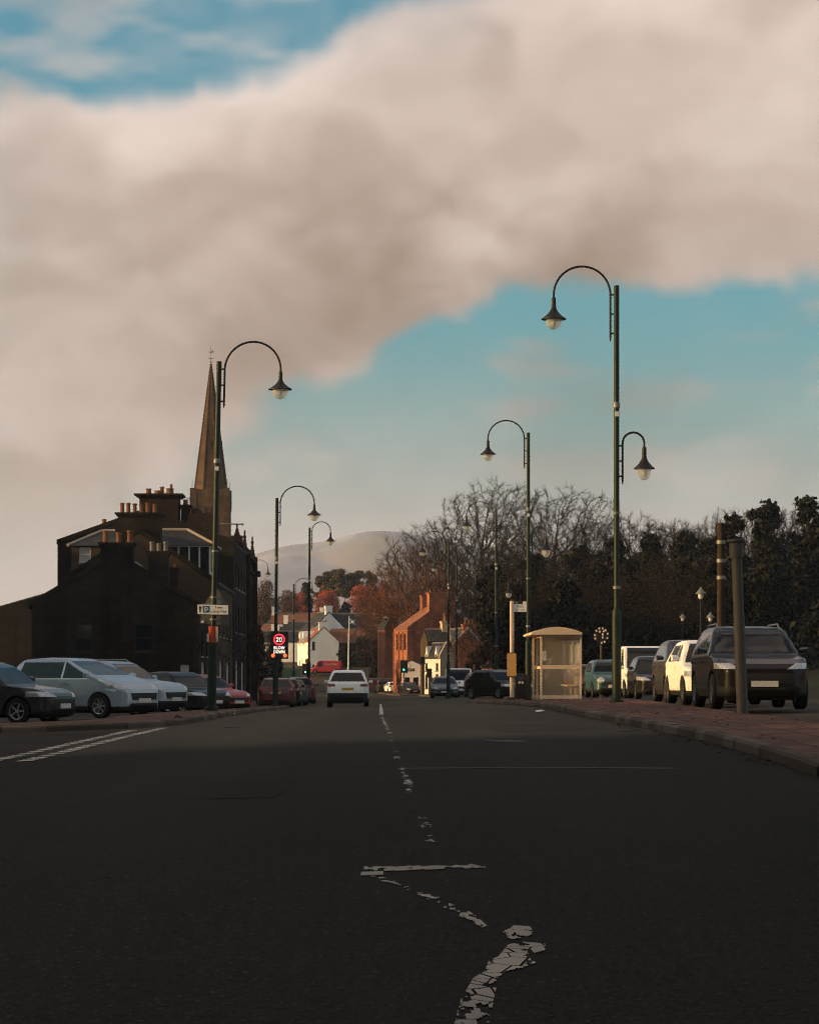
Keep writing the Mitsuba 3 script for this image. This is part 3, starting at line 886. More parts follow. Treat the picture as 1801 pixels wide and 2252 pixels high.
    if rails:
        M['roof_rail'] = [tube([[rf - .05, s_ * hw * .66, H - .06], [rf - .2, s_ * hw * .66, H + .035], [rr + .2, s_ * hw * .66, H + .03], [rr, s_ * hw * .66, H - .07]], .016, 6) for s_ in (1, -1)]
    M['wheel'], M['rim'] = [], []
    ty, rim, hub = wheel_meshes(wr, spokes=spokes)
    for x in (fx, rx):
        for s_ in (1, -1):
            for src, dst in ((ty, 'wheel'), (cat_([rim]), 'rim')):
                g = turn_y(src, s_); g.apply_translation([x, s_ * (hw - .115), wr]); M[dst].append(g)
    M['underside'] = [box(-h + .35, h - .35, -hw + .30, hw - .30, gc - .06, gc + .06)]
    return {k: [mikit.ply(m, smooth=(40 if k == 'body' else 30)) for m in v] for k, v in M.items()}


CARS = {
    'hatch': car_meshes(),
    'mpv': car_meshes(L=4.3, W=1.80, H=1.62, hood=1.10, wsb=1.22, rf=-.05, rr=-1.45, rg=-1.88, belt=1.05, tail=1.08, nose=.84, light_z=.84, tail_z=1.0, wr=.325, split=(.0,), tumble=.74, spokes=7),
    'suv': car_meshes(L=4.5, W=1.86, H=1.66, hood=1.06, wsb=.98, rf=.12, rr=-1.5, rg=-1.98, belt=1.06, tail=1.10, nose=.88, light_z=.84, tail_z=1.02, wr=.35, wb=2.65, gc=.24, dark_rear=.64, dark_sill=.44, rails=True, tumble=.76),
    'city': car_meshes(L=3.7, W=1.66, H=1.52, hood=.98, wsb=.84, rf=.16, rr=-1.3, rg=-1.62, belt=1.0, tail=1.02, nose=.80, light_z=.76, wr=.29, wb=2.4, fo=.72, round_lamp=True, split=(-.25,), tumble=.78),
    'saloon': car_meshes(L=4.6, W=1.82, H=1.45, hood=.90, wsb=.85, rf=-.05, rr=-1.05, rg=-1.75, belt=.93, tail=1.0, nose=.72, light_z=.66, tail_z=.88, wb=2.7, split=(-.30,), tumble=.74),
    'van': car_meshes(L=5.0, W=1.95, H=2.05, hood=1.12, wsb=1.75, rf=1.05, rr=-2.25, rg=-2.42, belt=1.12, tail=1.15, nose=.92, light_z=.88, tail_z=1.1, wr=.34, wb=3.1, panel_rear=True, split=(.55,), tumble=.90, dark_sill=.36),
}


def car(kind, x, y, heading, paint, label, group='parked cars', name='parked_car', cat='car', z=None, plates=('plate_white', 'plate_yellow'), tint='car_glass', lift=0.0, skip=(), zf=None):
    """heading in degrees: 0 = to the right, 90 = away from the viewer."""
    key = thing(name, label, cat, group)
    M = CARS[kind]
    zz = float((zf or zroad)(x, y)) + lift if z is None else z
    tw = T().translate([x, y, zz]).rotate([0, 0, 1], heading)
    mats = dict(body=paint, side_window=tint, windscreen=tint, rear_window=tint, headlight='head_glass', tail_light='tail_glass', grille='trim', lower_grille='trim', rear_bumper='trim', sill='trim',
                mirror=paint, door_handle=paint, roof_rail='alloy', underside='trim')
    for k in ('body', 'windscreen', 'rear_window', 'side_window', 'headlight', 'tail_light', 'grille', 'lower_grille', 'rear_bumper', 'sill', 'mirror', 'door_handle', 'roof_rail', 'underside'):
        if k in skip: continue
        for d in M.get(k, []):
            part(key, k, d, mats[k], to_world=tw)
    part(key, 'number_plate', M['plate_front'][0], plates[0], to_world=tw)
    part(key, 'number_plate', M['plate_rear'][0], plates[1], to_world=tw)
    for w, r in zip(M['wheel'], M['rim']):
        wk = part(key, 'wheel', w, 'tyre', to_world=tw)
        part(wk, 'rim', r, 'alloy', to_world=tw)
    return key


def by(px, y): return (px - VX) / FPX * y


car('suv', by(764.5, 110) , 112.2, 90, 'paint_white', 'white hatchback with black lower bumper driving away in the left lane', group=None, name='moving_car')
# left forecourt
car('hatch', by(-34, 60), 60.5, -20, 'paint_graphite', 'dark car at the far left edge, parked in front of the pale blue people carrier', lift=.05)
car('mpv', by(166, 66), 67.5, -33, 'paint_sky', 'pale blue people carrier in front of the left row, nose pointing right', lift=.06)
car('suv', by(236, 74), 76.5, -30, 'paint_silver', 'silver blue car just behind the pale blue people carrier', lift=.06)
car('hatch', by(384, 88), 90, -46, 'paint_black', 'black hatchback beside the leaning lamp post on the left', lift=.02)
car('hatch', by(438, 97), 98.5, -42, 'paint_red', 'red hatchback to the right of the leaning lamp post', lift=.0)
car('mpv', by(345, 108), 111, -30, 'paint_graphite', 'dark car in the shade behind the silver blue car', lift=.0)
# left kerb bay, seen from behind
car('hatch', -5.15, 126.0, 90, 'paint_maroon', 'dark red car parked behind the lit speed sign post, seen from the rear', group='cars parked in the left kerb bay')
car('hatch', -5.05, 132.6, 90, 'paint_black', 'dark car parked ahead of the dark red one, second along the left kerb bay', group='cars parked in the left kerb bay')
car('saloon', -4.95, 139.6, 90, 'paint_green', 'dark green car, third along the left kerb bay', group='cars parked in the left kerb bay')
car('mpv', -4.75, 150.0, 90, 'paint_maroon', 'last dark red car of the left kerb bay, beside the white car', group='cars parked in the left kerb bay')
# right car park
car('suv', by(1681, 48), 50.2, -90, 'paint_black', 'large black car at the right edge of the picture, headlight shining', group='cars in the right car park', z=EYE - .62)
car('hatch', by(1594, 56), 58.1, -89, 'paint_white', 'white hatchback between the black and the dark silver cars at right', group='cars in the right car park', z=EYE - .62)
car('mpv', by(1550, 62), 64.2, -90, 'paint_graphite', 'dark silver car left of the white hatchback', group='cars in the right car park', z=EYE - .64)
car('hatch', by(1459, 85), 87.1, -90, 'paint_black', 'black car parked in front of the white van at right', group='cars in the right car park', z=EYE - .74)
car('van', by(1430, 96), 98.6, -89, 'paint_white', 'white van behind the black car, right of the tallest lamp', group='cars in the right car park', z=EYE - .80, name='parked_van', cat='van')
car('city', by(1349, 98), 99.9, -88, 'paint_teal', 'small teal car with round headlights left of the tallest lamp', group='cars in the right car park', z=EYE - .80)
car('hatch', by(1298, 113), 115, -88, 'paint_maroon', 'dark red car partly hidden behind the bus shelter', group='cars in the right car park', z=EYE - .88)
# right kerb bay, facing the viewer
car('saloon', by(979, 165), 167.5, -90, 'paint_grey', 'grey blue car facing the viewer at the right kerb', group='cars at the right kerb', )
car('van', by(1012, 176), 180, -90, 'paint_white', 'pale van close behind the grey blue car at the right kerb', group='cars at the right kerb', name='parked_van', cat='van')
car('mpv', by(1060, 158), 160, -85, 'paint_brown', 'brown car facing the viewer, right of the grey blue car', group='cars at the right kerb')
car('hatch', by(1102, 124), 126, -60, 'paint_black', 'black car half hidden behind the bus stop pole and the litter bin', group='cars at the right kerb', lift=.1)
# at the junction
car('hatch', by(864, 316), 318, 100, 'paint_white', 'small white car waiting at the far junction', group='cars at the far junction')
car('suv', by(842, 330), 331, 95, 'paint_graphite', 'dark car left of the small white car at the far junction', group='cars at the far junction')
car('saloon', by(902, 285), 288, -75, 'paint_black', 'low black car standing right of the small white car', group='cars at the far junction')
# mail van on the climbing street
vy = 375.0
vx = by(717, vy)
vz = float(zland(vx, vy)) + .2
k = car('van', vx, vy, 183, 'paint_mail', 'bright red mail van crossing in front of the white cottages', group=None, name='mail_van', cat='van', z=vz)
for dx, tx_ in ((1.1, 'Royal'), (.10, 'Mail')):
    pass
m = text_on('Royal Mail', .30, vx + .85, vy - 1.02, vz + 1.35, bold=True, width=1.7)
part(k, 'lettering', m, 'marking', smooth=False)
# green box van ahead of the parked cars, seen from behind
gyv = 286.0
gx_, gz_ = by(640, gyv), float(zroad(by(640, gyv), gyv))
k = thing('delivery_van', 'dark green box van waiting below the white cottages, seen from the rear', 'van')
P = lambda a, b, c, d, e, f: box(gx_ + a, gx_ + b, gyv + c, gyv + d, gz_ + e, gz_ + f)
part(k, 'cargo_box', tm(mbox(gx_ - .98, gx_ + .98, gyv, gyv + 3.4, gz_ + .62, gz_ + 3.0)), 'paint_green')
part(k, 'rear_door', P(-.90, -.012, -.03, 0, .72, 2.9), 'paint_green'); part(k, 'rear_door', P(.012, .90, -.03, 0, .72, 2.9), 'paint_green')
part(k, 'notice', P(-.45, .75, -.045, -.03, 1.0, 1.55), 'grey_metal')
part(k, 'cab', tm(mbox(gx_ - .9, gx_ + .9, gyv + 3.45, gyv + 5.1, gz_ + .5, gz_ + 2.1)), 'paint_green')
part(k, 'bumper', P(-.98, .98, -.05, .2, .42, .58), 'trim')
for s_ in (-1, 1):
    part(k, 'tail_light', P(s_ * .85 - .12, s_ * .85 + .12, -.06, -.0, .60, .74), 'tail_glass')
    for yy in (.9, 4.1):
        g = turn_y(wheel_meshes(.36)[0], s_); g.apply_translation([gx_ + s_ * .82, gyv + yy, gz_ + .36]); part(k, 'wheel', g, 'tyre')


# ---------------------------------------------------------------- buildings
class House:
    """Gabled house. Local axes: the gable front lies in the plane y = 0 and faces -y, the ridge runs back along +y; z from 0 (ground)."""

    def __init__(self, name, label, x, y, rot, z0, group=None, cat='house'):
        self.key = thing(name, label, cat, group)
        self.M = (x, y, z0); self.rot = math.radians(rot)

    def put(self, m):
        return xform(m if isinstance(m, trimesh.Trimesh) else tm(m), self.rot, self.M)

    def part(self, name, m, mat_, parent=None, **kw):
        return part(parent or self.key, name, self.put(m), mat_, **kw)

    def shell(self, W, D, eave, ridge, wall, roof, over=.18, thick=.14, skew=None, off=0.0, down=3.0, holes=(), y0=0.0):
        """Walls as one solid with real openings, and two roof slopes. holes: (face, u, z, w, h); face 'f' front, 'l' left, 'r' right."""
        w = W / 2
        body = prism_xz([(-w, -down), (w, -down), (w, eave), (off, ridge), (-w, eave)], y0, D)
        for f, u, z, ww, hh, *_ in holes:
            if f == 'f': body = body - mbox(u - ww / 2, u + ww / 2, y0 - .5, y0 + .22, z, z + hh)
            if f == 'l': body = body - mbox(-w - .5, -w + .22, u - ww / 2, u + ww / 2, z, z + hh)
            if f == 'r': body = body - mbox(w - .22, w + .5, u - ww / 2, u + ww / 2, z, z + hh)
        self.part('wall', body, wall, smooth=False)
        self.W, self.D, self.eave, self.ridge, self.off = W, D, eave, ridge, off
        for s_ in (-1, 1):
            run = w - s_ * off
            sl = (ridge - eave) / run
            e = (s_ * (w + over), eave - over * sl)
            tx = thick * math.sqrt(1 + sl * sl)
            p = [(off, ridge + .01), (off, ridge + .01 + tx), (e[0], e[1] + tx), (e[0], e[1] + .01)]
            if s_ < 0: p = p[::-1]
            self.part('roof', prism_xz(p[::-1], y0 + (.22 if skew else -.06), D - (.22 if skew else -.06)), roof, smooth=False)
            if skew:
                q_ = [(off, ridge + .02), (off, ridge + .16 + tx), (e[0], e[1] + tx + .14), (e[0], e[1] + .02)]
                if s_ < 0: q_ = q_[::-1]
                self.part('skew', prism_xz(q_[::-1], y0 - .04, y0 + .22), skew, smooth=False)
        self.part('ridge_tile', prism_xz([(off - .14, ridge + tx - .06), (off + .14, ridge + tx - .06), (off, ridge + tx + .12)], y0 + .2, D - .2), 'lead', smooth=False)
        for h in holes:
            self.window(*h)

    def window(self, f, u, z, w, h, frame='white_wood', kind='sash', y0=0.0, pane='pane'):
        t = .07
        d = .10
        m = [mbox(-w / 2, w / 2, 0, .06, 0, t), mbox(-w / 2, w / 2, 0, .06, h - t, h), mbox(-w / 2, -w / 2 + t, 0, .06, t, h - t), mbox(w / 2 - t, w / 2, 0, .06, t, h - t)]
        if kind == 'sash': m.append(mbox(-w / 2 + t, w / 2 - t, -.01, .05, h / 2 - t / 2, h / 2 + t / 2))
        if kind == 'bars':
            for k in range(1, 3): m.append(mbox(-w / 2 + w * k / 3 - .03, -w / 2 + w * k / 3 + .03, 0, .05, t, h - t))
        F = trimesh.util.concatenate([tm(x) for x in m])
        Pn = tm(mbox(-w / 2 + t * .5, w / 2 - t * .5, .075, .10, t * .5, h - t * .5))
        S = tm(mbox(-w / 2 - .06, w / 2 + .06, -d - .06, .0, -.08, -.002))

        def place(m_):
            m_ = m_.copy()
            if f == 'f': m_.apply_translation([u, y0 + d, z])
            if f == 'l':
                m_.apply_transform(trimesh.transformations.rotation_matrix(-math.pi / 2, [0, 0, 1])); m_.apply_translation([-self.W / 2 + d, u, z])
            if f == 'r':
                m_.apply_transform(trimesh.transformations.rotation_matrix(math.pi / 2, [0, 0, 1])); m_.apply_translation([self.W / 2 - d, u, z])
            return m_
        wk = self.part('window', place(F), frame, smooth=False)
        self.part('glass' if pane == 'pane' else 'blind', place(Pn), pane, parent=wk, smooth=False)
        self.part('sill', place(S), 'skew_stone' if frame != 'dark_wood' else frame, parent=wk, smooth=False)
        return wk

    def chimney(self, x, y, w, d, z0, z1, m, pots=3, pot_h=.5, pot_r=.13, cap=True, pot_mat='terracotta', along='x', parent=None, cornice=.10):
        st = [mbox(x - w / 2, x + w / 2, y - d / 2, y + d / 2, z0, z1 - .22)]
        st.append(mbox(x - w / 2 - cornice * .5, x + w / 2 + cornice * .5, y - d / 2 - cornice * .5, y + d / 2 + cornice * .5, z1 - .22, z1 - .12))
        st.append(mbox(x - w / 2 - cornice, x + w / 2 + cornice, y - d / 2 - cornice, y + d / 2 + cornice, z1 - .12, z1))
        ck = self.part('chimney', trimesh.util.concatenate([tm(s_) for s_ in st]), m, smooth=False, parent=parent)
        n = pots if isinstance(pots, int) else len(pots)
        for k in range(n):
            if isinstance(pots, int):
                f = (k + .5) / n - .5
                px_, hh, rr_ = f * ((w if along == 'x' else d) - .1), pot_h * (1 + .12 * math.sin(7 * k + x)), pot_r
            else:
                px_, hh, rr_ = pots[k]
            loc = (x + px_, y, z1) if along == 'x' else (x, y + px_, z1)
            pm = lathe([(0, -.02), (rr_ * 1.05, -.02), (rr_, hh * .15), (rr_ * .88, hh * .82), (rr_ * 1.12, hh * .85), (rr_ * 1.12, hh * .95), (rr_ * .95, hh), (rr_ * .72, hh), (rr_ * .7, hh * .8), (0, hh * .8)], loc, 14)
            self.part('pot', pm, pot_mat, parent=ck)
        return ck


def zl(v, py, y):
    """Height above the level v of the image row py at distance y."""
    return EYE + (VY - py) / FPX * y - v


# --- left row, in the shade
def gz(x, y): return float(zroad(x, y))


y = 124.0
z0 = gz(-9, y)
b1 = House('stone_house', 'nearest dark stone house on the left with a broad chimney on its gable', -13.1, y, 0, z0)
W = 8.26
eave, ridge = zl(z0, 1334, y), zl(z0, 1226, y)
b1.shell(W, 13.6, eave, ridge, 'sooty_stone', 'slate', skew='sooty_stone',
         holes=[('f', by(406, y) + 13.1, .9, .42, 1.35, 'white_wood', 'bars', 0.0, 'blind'), ('f', -1.6, 2.9, .95, 1.4, 'dark_wood'), ('f', 1.4, 2.9, .95, 1.4, 'dark_wood'), ('f', -2.2, .5, 1.0, 1.6, 'dark_wood'), ('f', .6, .1, 1.0, 2.1, 'dark_wood', 'plain'),
                ('r', 2.2, 2.7, 1.0, 1.3), ('r', 5.6, 2.7, 1.0, 1.3), ('r', 9.4, 2.7, 1.0, 1.3), ('r', 3.4, .7, 3.0, 1.7, 'white_wood', 'bars', 0.0, 'blind'), ('r', 9.2, .7, 3.4, 1.7, 'white_wood', 'bars', 0.0, 'blind')])
b1.chimney(.05, .55, 1.62, .9, ridge - 2.2, zl(z0, 1192, y), 'sooty_stone', pots=[(-.60, .60, .14), (.05, .50, .13), (.62, .62, .15)], pot_h=.5)
b1.chimney(1.55, 6.8, 1.05, .7, ridge - 2.0, zl(z0, 1212, 130.8), 'sooty_stone', pots=[(-.36, .50, .12), (.0, .42, .12), (.36, .5, .12)], pot_mat='lead')
b1.chimney(1.72, 11.4, .92, .6, ridge - 2.4, zl(z0, 1248, 135.5), 'sooty_stone', pots=[(-.28, .22, .10), (.28, .22, .10)])

y = 138.0
z0 = gz(-9, y)
b2 = House('rendered_house', 'brown rendered gable house with a glazed roof dormer, behind the nearest stone house', -13.3, y, 0, z0)
eave, ridge = zl(z0, 1285, y), zl(z0, 1172, y)
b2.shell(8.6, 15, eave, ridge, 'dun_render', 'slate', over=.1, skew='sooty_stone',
         holes=[('r', 2.6, 4.0, 1.0, 1.5), ('r', 6.0, 4.0, 1.0, 1.5), ('r', 9.4, 4.0, 1.0, 1.5), ('r', 12.6, 4.0, 1.0, 1.5), ('r', 4.0, .6, 3.4, 2.0, 'white_wood', 'bars', 0.0, 'blind'), ('r', 10.6, .6, 3.4, 2.0, 'white_wood', 'bars', 0.0, 'blind'), ('f', 2.7, 1.5, .8, 1.3, 'white_wood')])
zt = zl(z0, 1126, y)
b2.chimney(0.02, .70, 2.34, 1.1, ridge - 3.0, zt, 'sooty_stone', pots=[(-1.0, .56, .12), (-.66, .56, .12), (-.30, .53, .12), (.06, .5, .12), (.42, .56, .13), (.80, .5, .12)], cornice=.16)
dk = b2.part('drainpipe', cyl(-.62, -.06, ridge - 4.2, ridge - .4, .05), 'grey_metal')
# dormer with glazed cheeks and a hipped slate roof
dz0, dz1, dzr = zl(z0, 1262, 142), zl(z0, 1200, 142), zl(z0, 1163, 142)
X0, X1, Y0, Y1 = .4, 3.75, 3.4, 8.0
dm = b2.part('dormer', mbox(X0, X1, Y0, Y1, dz0 - 1.2, dz1), 'white_wood', smooth=False)
for k in range(4):
    a = X0 + .95 + (X1 - X0 - 1.0) * k / 4
    b2.part('window', box(a + .05, a + (X1 - X0 - 1.0) / 4 - .05, Y0 - .03, Y0 - .004, dz0 + .0, dz1 - .10), 'pane', parent=dm, smooth=False)
for k in range(3):
    a = Y0 + (Y1 - Y0) * k / 3
    b2.part('window', box(X1 + .004, X1 + .03, a + .08, a + (Y1 - Y0) / 3 - .08, dz0 + .1, dz1 - .12), 'pane', parent=dm, smooth=False)
hp = m3.Manifold.hull_points(np.array([[X0 - .2, Y0 - .25, dz1], [X1 + .25, Y0 - .25, dz1], [X1 + .25, Y1 + .25, dz1], [X0 - .2, Y1 + .25, dz1], [X0 - .2, Y0 + 1.6, dzr], [X0 - .2, Y1 - 1.6, dzr], [X1 - 1.45, Y0 + 1.7, dzr], [X1 - 1.45, Y1 - 1.7, dzr]]))
b2.part('roof', hp, 'slate', smooth=False)
b2.part('ridge_tile', cat_([tube([[X0 - .2, Y0 + 1.65, dzr + .03], [X1 - 1.45, Y0 + 1.7, dzr + .03]], .09, 6), tube([[X1 - 1.45, Y0 + 1.7, dzr + .03], [X1 + .25, Y0 - .25, dz1 + .03]], .09, 6), tube([[X1 - 1.45, Y1 - 1.7, dzr + .03], [X1 + .25, Y1 + .25, dz1 + .03]], .09, 6)]), 'skew_stone')

y = 156.0
z0 = gz(-9, y)
b3 = House('tenement', 'tall dark tenement with a massive corniced chimney stack, left of the spire', -14.6, y, 0, z0)
eave = zl(z0, 1196, y)
ridge = zl(z0, 1128, y)
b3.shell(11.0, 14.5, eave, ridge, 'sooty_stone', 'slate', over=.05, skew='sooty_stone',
         holes=[('r', 2.4, 4.6, 1.0, 1.7), ('r', 5.6, 4.6, 1.0, 1.7), ('r', 8.8, 4.6, 1.0, 1.7), ('r', 12, 4.6, 1.0, 1.7), ('r', 2.4, 7.4, 1.0, 1.4), ('r', 5.6, 7.4, 1.0, 1.4), ('r', 8.8, 7.4, 1.0, 1.4), ('r', 12, 7.4, 1.0, 1.4),
                ('r', 3.8, .6, 3.2, 2.2, 'white_wood', 'bars', 0.0, 'blind'), ('r', 10.2, .6, 3.2, 2.2, 'white_wood', 'bars', 0.0, 'blind')])
cx = by(349, y) + 14.6
zt = zl(z0, 1085, y)
st = b3.chimney(cx, 1.0, 2.42, 2.0, ridge - 4, zt, 'hall_stone', pots=[(-.72, .38, .17), (-.1, .26, .26), (.12, .50, .13), (.62, .40, .24), (.70, .66, .08)], cornice=.30)
b3.chimney(by(405, y) + 14.6, 1.2, .50, 1.2, ridge - 3, zl(z0, 1108, y), 'hall_stone', pots=[(0, .36, .16)], cornice=.14)
b3.part('parapet', mbox(by(413, y) + 14.6, by(470, y) + 14.6, .0, 5, eave - .5, zl(z0, 1128, y)), 'hall_stone', smooth=False)
b3.part('parapet', mbox(by(418, y) + 14.6, by(436, y) + 14.6, .3, 4, zl(z0, 1129, y), zl(z0, 1117, y)), 'hall_stone', smooth=False)
ar = [cyl(by(411, y) + 14.6, 2, zl(z0, 1125, y), zl(z0, 1088, y), .02, sides=6)]
for k in range(5): ar.append(tube([[by(404, y) + 14.6 + .11 * k, 1.8, zl(z0, 1090, y)], [by(404, y) + 14.6 + .11 * k, 2.2, zl(z0, 1090, y)]], .012, 5))
ar.append(tube([[by(404, y) + 14.6, 2, zl(z0, 1090, y)], [by(418, y) + 14.6, 2, zl(z0, 1090, y)]], .012, 5))
b3.part('aerial', cat_(ar), 'grey_metal')

# far left: hip roofed house behind
y = 152.0
z0 = gz(-9, y)
hh = House('hip_roofed_house', 'house with a hipped slate roof and a pale window at the far left', -18.0, y, 0, z0)
e_, r_z = zl(z0, 1200, y), zl(z0, 1160, y)
x0_, x1_ = by(157, y) + 18, by(262, y) + 18
wall = mbox(x0_, x1_, 0, 9, -3, e_)
wx_ = by(187, y) + 18
wall = wall - mbox(wx_ - .36, wx_ + .36, -.5, .2, zl(z0, 1236, y), zl(z0, 1203, y))
hh.part('wall', wall, 'dun_render', smooth=False)
hh.W = 2
hh.window('f', wx_, zl(z0, 1236, y), .72, zl(z0, 1203, y) - zl(z0, 1236, y), 'white_wood', pane='blind')
hh.part('roof', m3.Manifold.hull_points(np.array([[x0_ - .2, -.2, e_], [x1_ + .2, -.2, e_], [x1_ + .2, 9.2, e_], [x0_ - .2, 9.2, e_], [by(212, y) + 18, 3.4, r_z], [by(212, y) + 18, 5.6, r_z], [x1_ - .6, 3.4, r_z], [x1_ - .6, 5.6, r_z]])), 'slate', smooth=False)
hh.part('ridge_tile', cat_([tube([[x0_ - .2, -.2, e_ + .03], [by(212, y) + 18, 3.4, r_z + .03]], .09, 6), tube([[by(212, y) + 18, 3.4, r_z + .03], [x1_ - .6, 3.4, r_z + .03]], .07, 6)]), 'skew_stone')
hh.chimney(by(209, y) + 18, 5.0, .60, .6, e_, zl(z0, 1158, y), 'sooty_stone', pots=[(0, .78, .14)], cornice=.12)
hh.chimney(by(251, y) + 18, 5.0, .5, .6, e_, zl(z0, 1158, y), 'sooty_stone', pots=[(0, .44, .12)], cornice=.06)

# a long tenement added behind the hall, hidden from here, to shade the wood
tr = House('tenement', 'long stone tenement added behind the gothic hall for its shade', -27, 214, 0, gz(-12, 240))
tr.shell(14, 30, 7.6, 9.6, 'sooty_stone', 'slate', holes=[('r', 4 + 5 * k, zz_, 1.1, 1.7) for k in range(5) for zz_ in (1.0, 4.4)])
for k in range(2): tr.chimney(0, 6 + 18 * k, 1.0, 2.6, 8.5, 10.8, 'sooty_stone', pots=4, along='y')

# unseen low terrace and taller end house, added to shade the left side
tr = House('added_terrace', 'low slate roofed terrace added behind the left car park for its shade', -29.5, 4, 0, gz(-26, 60))
tr.shell(7, 104, 4.3, 6.7, 'sooty_stone', 'slate', holes=[('r', 4 + 5 * k, .9, 1.1, 1.5) for k in range(20)])
for k in range(6): tr.chimney(0, 4 + 18.5 * k, .9, 1.6, 5.8, 7.5, 'sooty_stone', pots=3, along='y')
tr = House('added_tall_house', 'tall dark house added at the end of the low terrace for its shade', -30.0, 110, 0, gz(-26, 120))
tr.shell(9, 52, 8.0, 11.0, 'sooty_stone', 'slate', holes=[('r', 4 + 5 * k, zz_, 1.1, 1.6) for k in range(9) for zz_ in (1.0, 4.6)])
for k in range(3): tr.chimney(0, 6 + 19 * k, .9, 1.6, 10, 12.0, 'sooty_stone', pots=3, along='y')

# unseen tenements added on both sides of the viewer to darken the near road
for xq, lab in ((-17.0, 'unseen tall stone tenement added on the left of the viewer to shade the near road'), (15.2, 'unseen tall stone tenement added on the right of the viewer to shade the near road')):
    nt = House('tenement', lab, xq, -42, 0, gz(0, 0))
    nt.shell(15, 64, 14.5, 19, 'sooty_stone', 'slate', holes=[('r' if xq < 0 else 'l', 5 + 7 * k, zz_, 1.1, 1.8) for k in range(9) for zz_ in (1.0, 4.6, 8.2, 11.4)])
    for k in range(4): nt.chimney(0, 6 + 17 * k, 1.0, 2.6, 17, 20.6, 'sooty_stone', pots=4, along='y')

# gothic hall with pinnacles along its street front
y = 172.0
z0 = gz(-9, y)
hall = House('gothic_hall', 'dark gothic church hall with three pinnacles on its street front', -10.0, y, 0, z0, cat='church hall')
D = 27.0
ht = zl(z0, 1212, 186)
wl = mbox(-11, 0, 0, D, -3, ht)
bays = [3.8 + 6.5 * k for k in range(4)]
lan = []
for b_ in bays:
    for dy in (-1.25, 0, 1.25):
        a_ = np.array([(b_ + dy - .42, 3.2), (b_ + dy + .42, 3.2), (b_ + dy + .42, ht - 3.0), (b_ + dy + .25, ht - 2.4), (b_ + dy, ht - 2.05), (b_ + dy - .25, ht - 2.4), (b_ + dy - .42, ht - 3.0)])
        wl = wl - prism_yz(a_, -.35, .5)
        lan.append(a_)
for b_ in bays: wl = wl - mbox(-.3, .5, b_ - 1.3, b_ + 1.3, .3, 2.5)
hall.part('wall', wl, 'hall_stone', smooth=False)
for a_ in lan:
    c = a_.mean(0); sc = (a_ - c) * .96 + c
    wk = hall.part('window', prism_yz(sc, -.30, -.27), 'pane', smooth=False)
    hall.part('mullion', mbox(-.262, -.20, a_[:, 0].mean() - .05, a_[:, 0].mean() + .05, 3.22, ht - 2.2), 'skew_stone', parent=wk, smooth=False)
for b_ in bays:
    wk = hall.part('shop_window', mbox(-.28, -.24, b_ - 1.28, b_ + 1.28, .32, 2.48), 'blind', smooth=False)
for yb_, py in ((4.1, 1150), (14.0, 1165), (25.2, 1178)):
    yy = y + yb_
    zt = zl(z0, py, yy)
    zs = ht + (.6 if yb_ < 10 else .1)
    hall.part('buttress', tm(mbox(-.45, .36, yb_ - .26, yb_ + .26, -3, zs)), 'hall_stone', smooth=False)
    pin = m3.Manifold.hull_points(np.array([[-.26, yb_ - .22, zs], [.18, yb_ - .22, zs], [.18, yb_ + .22, zs], [-.26, yb_ + .22, zs], [-.04, yb_, zt - .3]]))
    pk = hall.part('pinnacle', pin, 'hall_stone', smooth=False)
    cr = [lathe([(0, zt - .75), (.05, zt - .72), (.12, zt - .58), (.12, zt - .48), (.05, zt - .34), (.07, zt - .2), (.05, zt - .05), (0, zt)], (-.04, yb_, 0), 8)]
    for q_ in range(3):
        f = .2 + .24 * q_
        r_ = .20 * (1 - f) + .05
        for a in range(4):
            cr.append(trimesh.creation.icosphere(1, .05)); cr[-1].apply_translation([-.04 + r_ * math.cos(a * math.pi / 2 + .785), yb_ + r_ * math.sin(a * math.pi / 2 + .785), zs + (zt - .45 - zs) * f])
    hall.part('finial', cat_(cr), 'hall_stone', parent=pk)
for a, b in ((4.5, 13.6), (14.4, 24.8)):
    hall.part('cornice', cat_([box(-.4, .28, a, b, ht - .35, ht - .1), box(-.4, .18, a, b, ht - 1.3, ht - 1.15)] + [box(-.25, .1, a + q_, a + q_ + .5, ht - .1, ht + .35) for q_ in np.arange(.2, b - a - .6, 1.2)]), 'hall_stone', smooth=False)
hall.part('cornice', box(0, .55, 25.6, 26.6, zl(z0, 1268, 198), zl(z0, 1256, 198)), 'hall_stone', smooth=False)
hall.part('roof', prism_xz([(-11, ht), (-.5, ht), (-5.6, zl(z0, 1150, y))], .4, D - .3), 'slate', smooth=False)
hall.part('parapet', mbox(-9.5, -.1, -.15, .2, ht - .4, zl(z0, 1190, y)), 'hall_stone', smooth=False)
hall.part('coping', mbox(-9.5, -.05, -.22, .27, zl(z0, 1190, y), zl(z0, 1187, y)), 'skew_stone', smooth=False)
hall.part('flagstaff', cat_([tube([[by(482, 176) + 10, 4.1, zl(z0, 1151, 176)], [by(533, 176) + 10, 4.1, zl(z0, 1152.5, 176)]], .05, 8), tm(m3.Manifold.sphere(.09, 12).translate([by(533, 176) + 10, 4.1, zl(z0, 1152.5, 176)]))]), 'grey_metal')

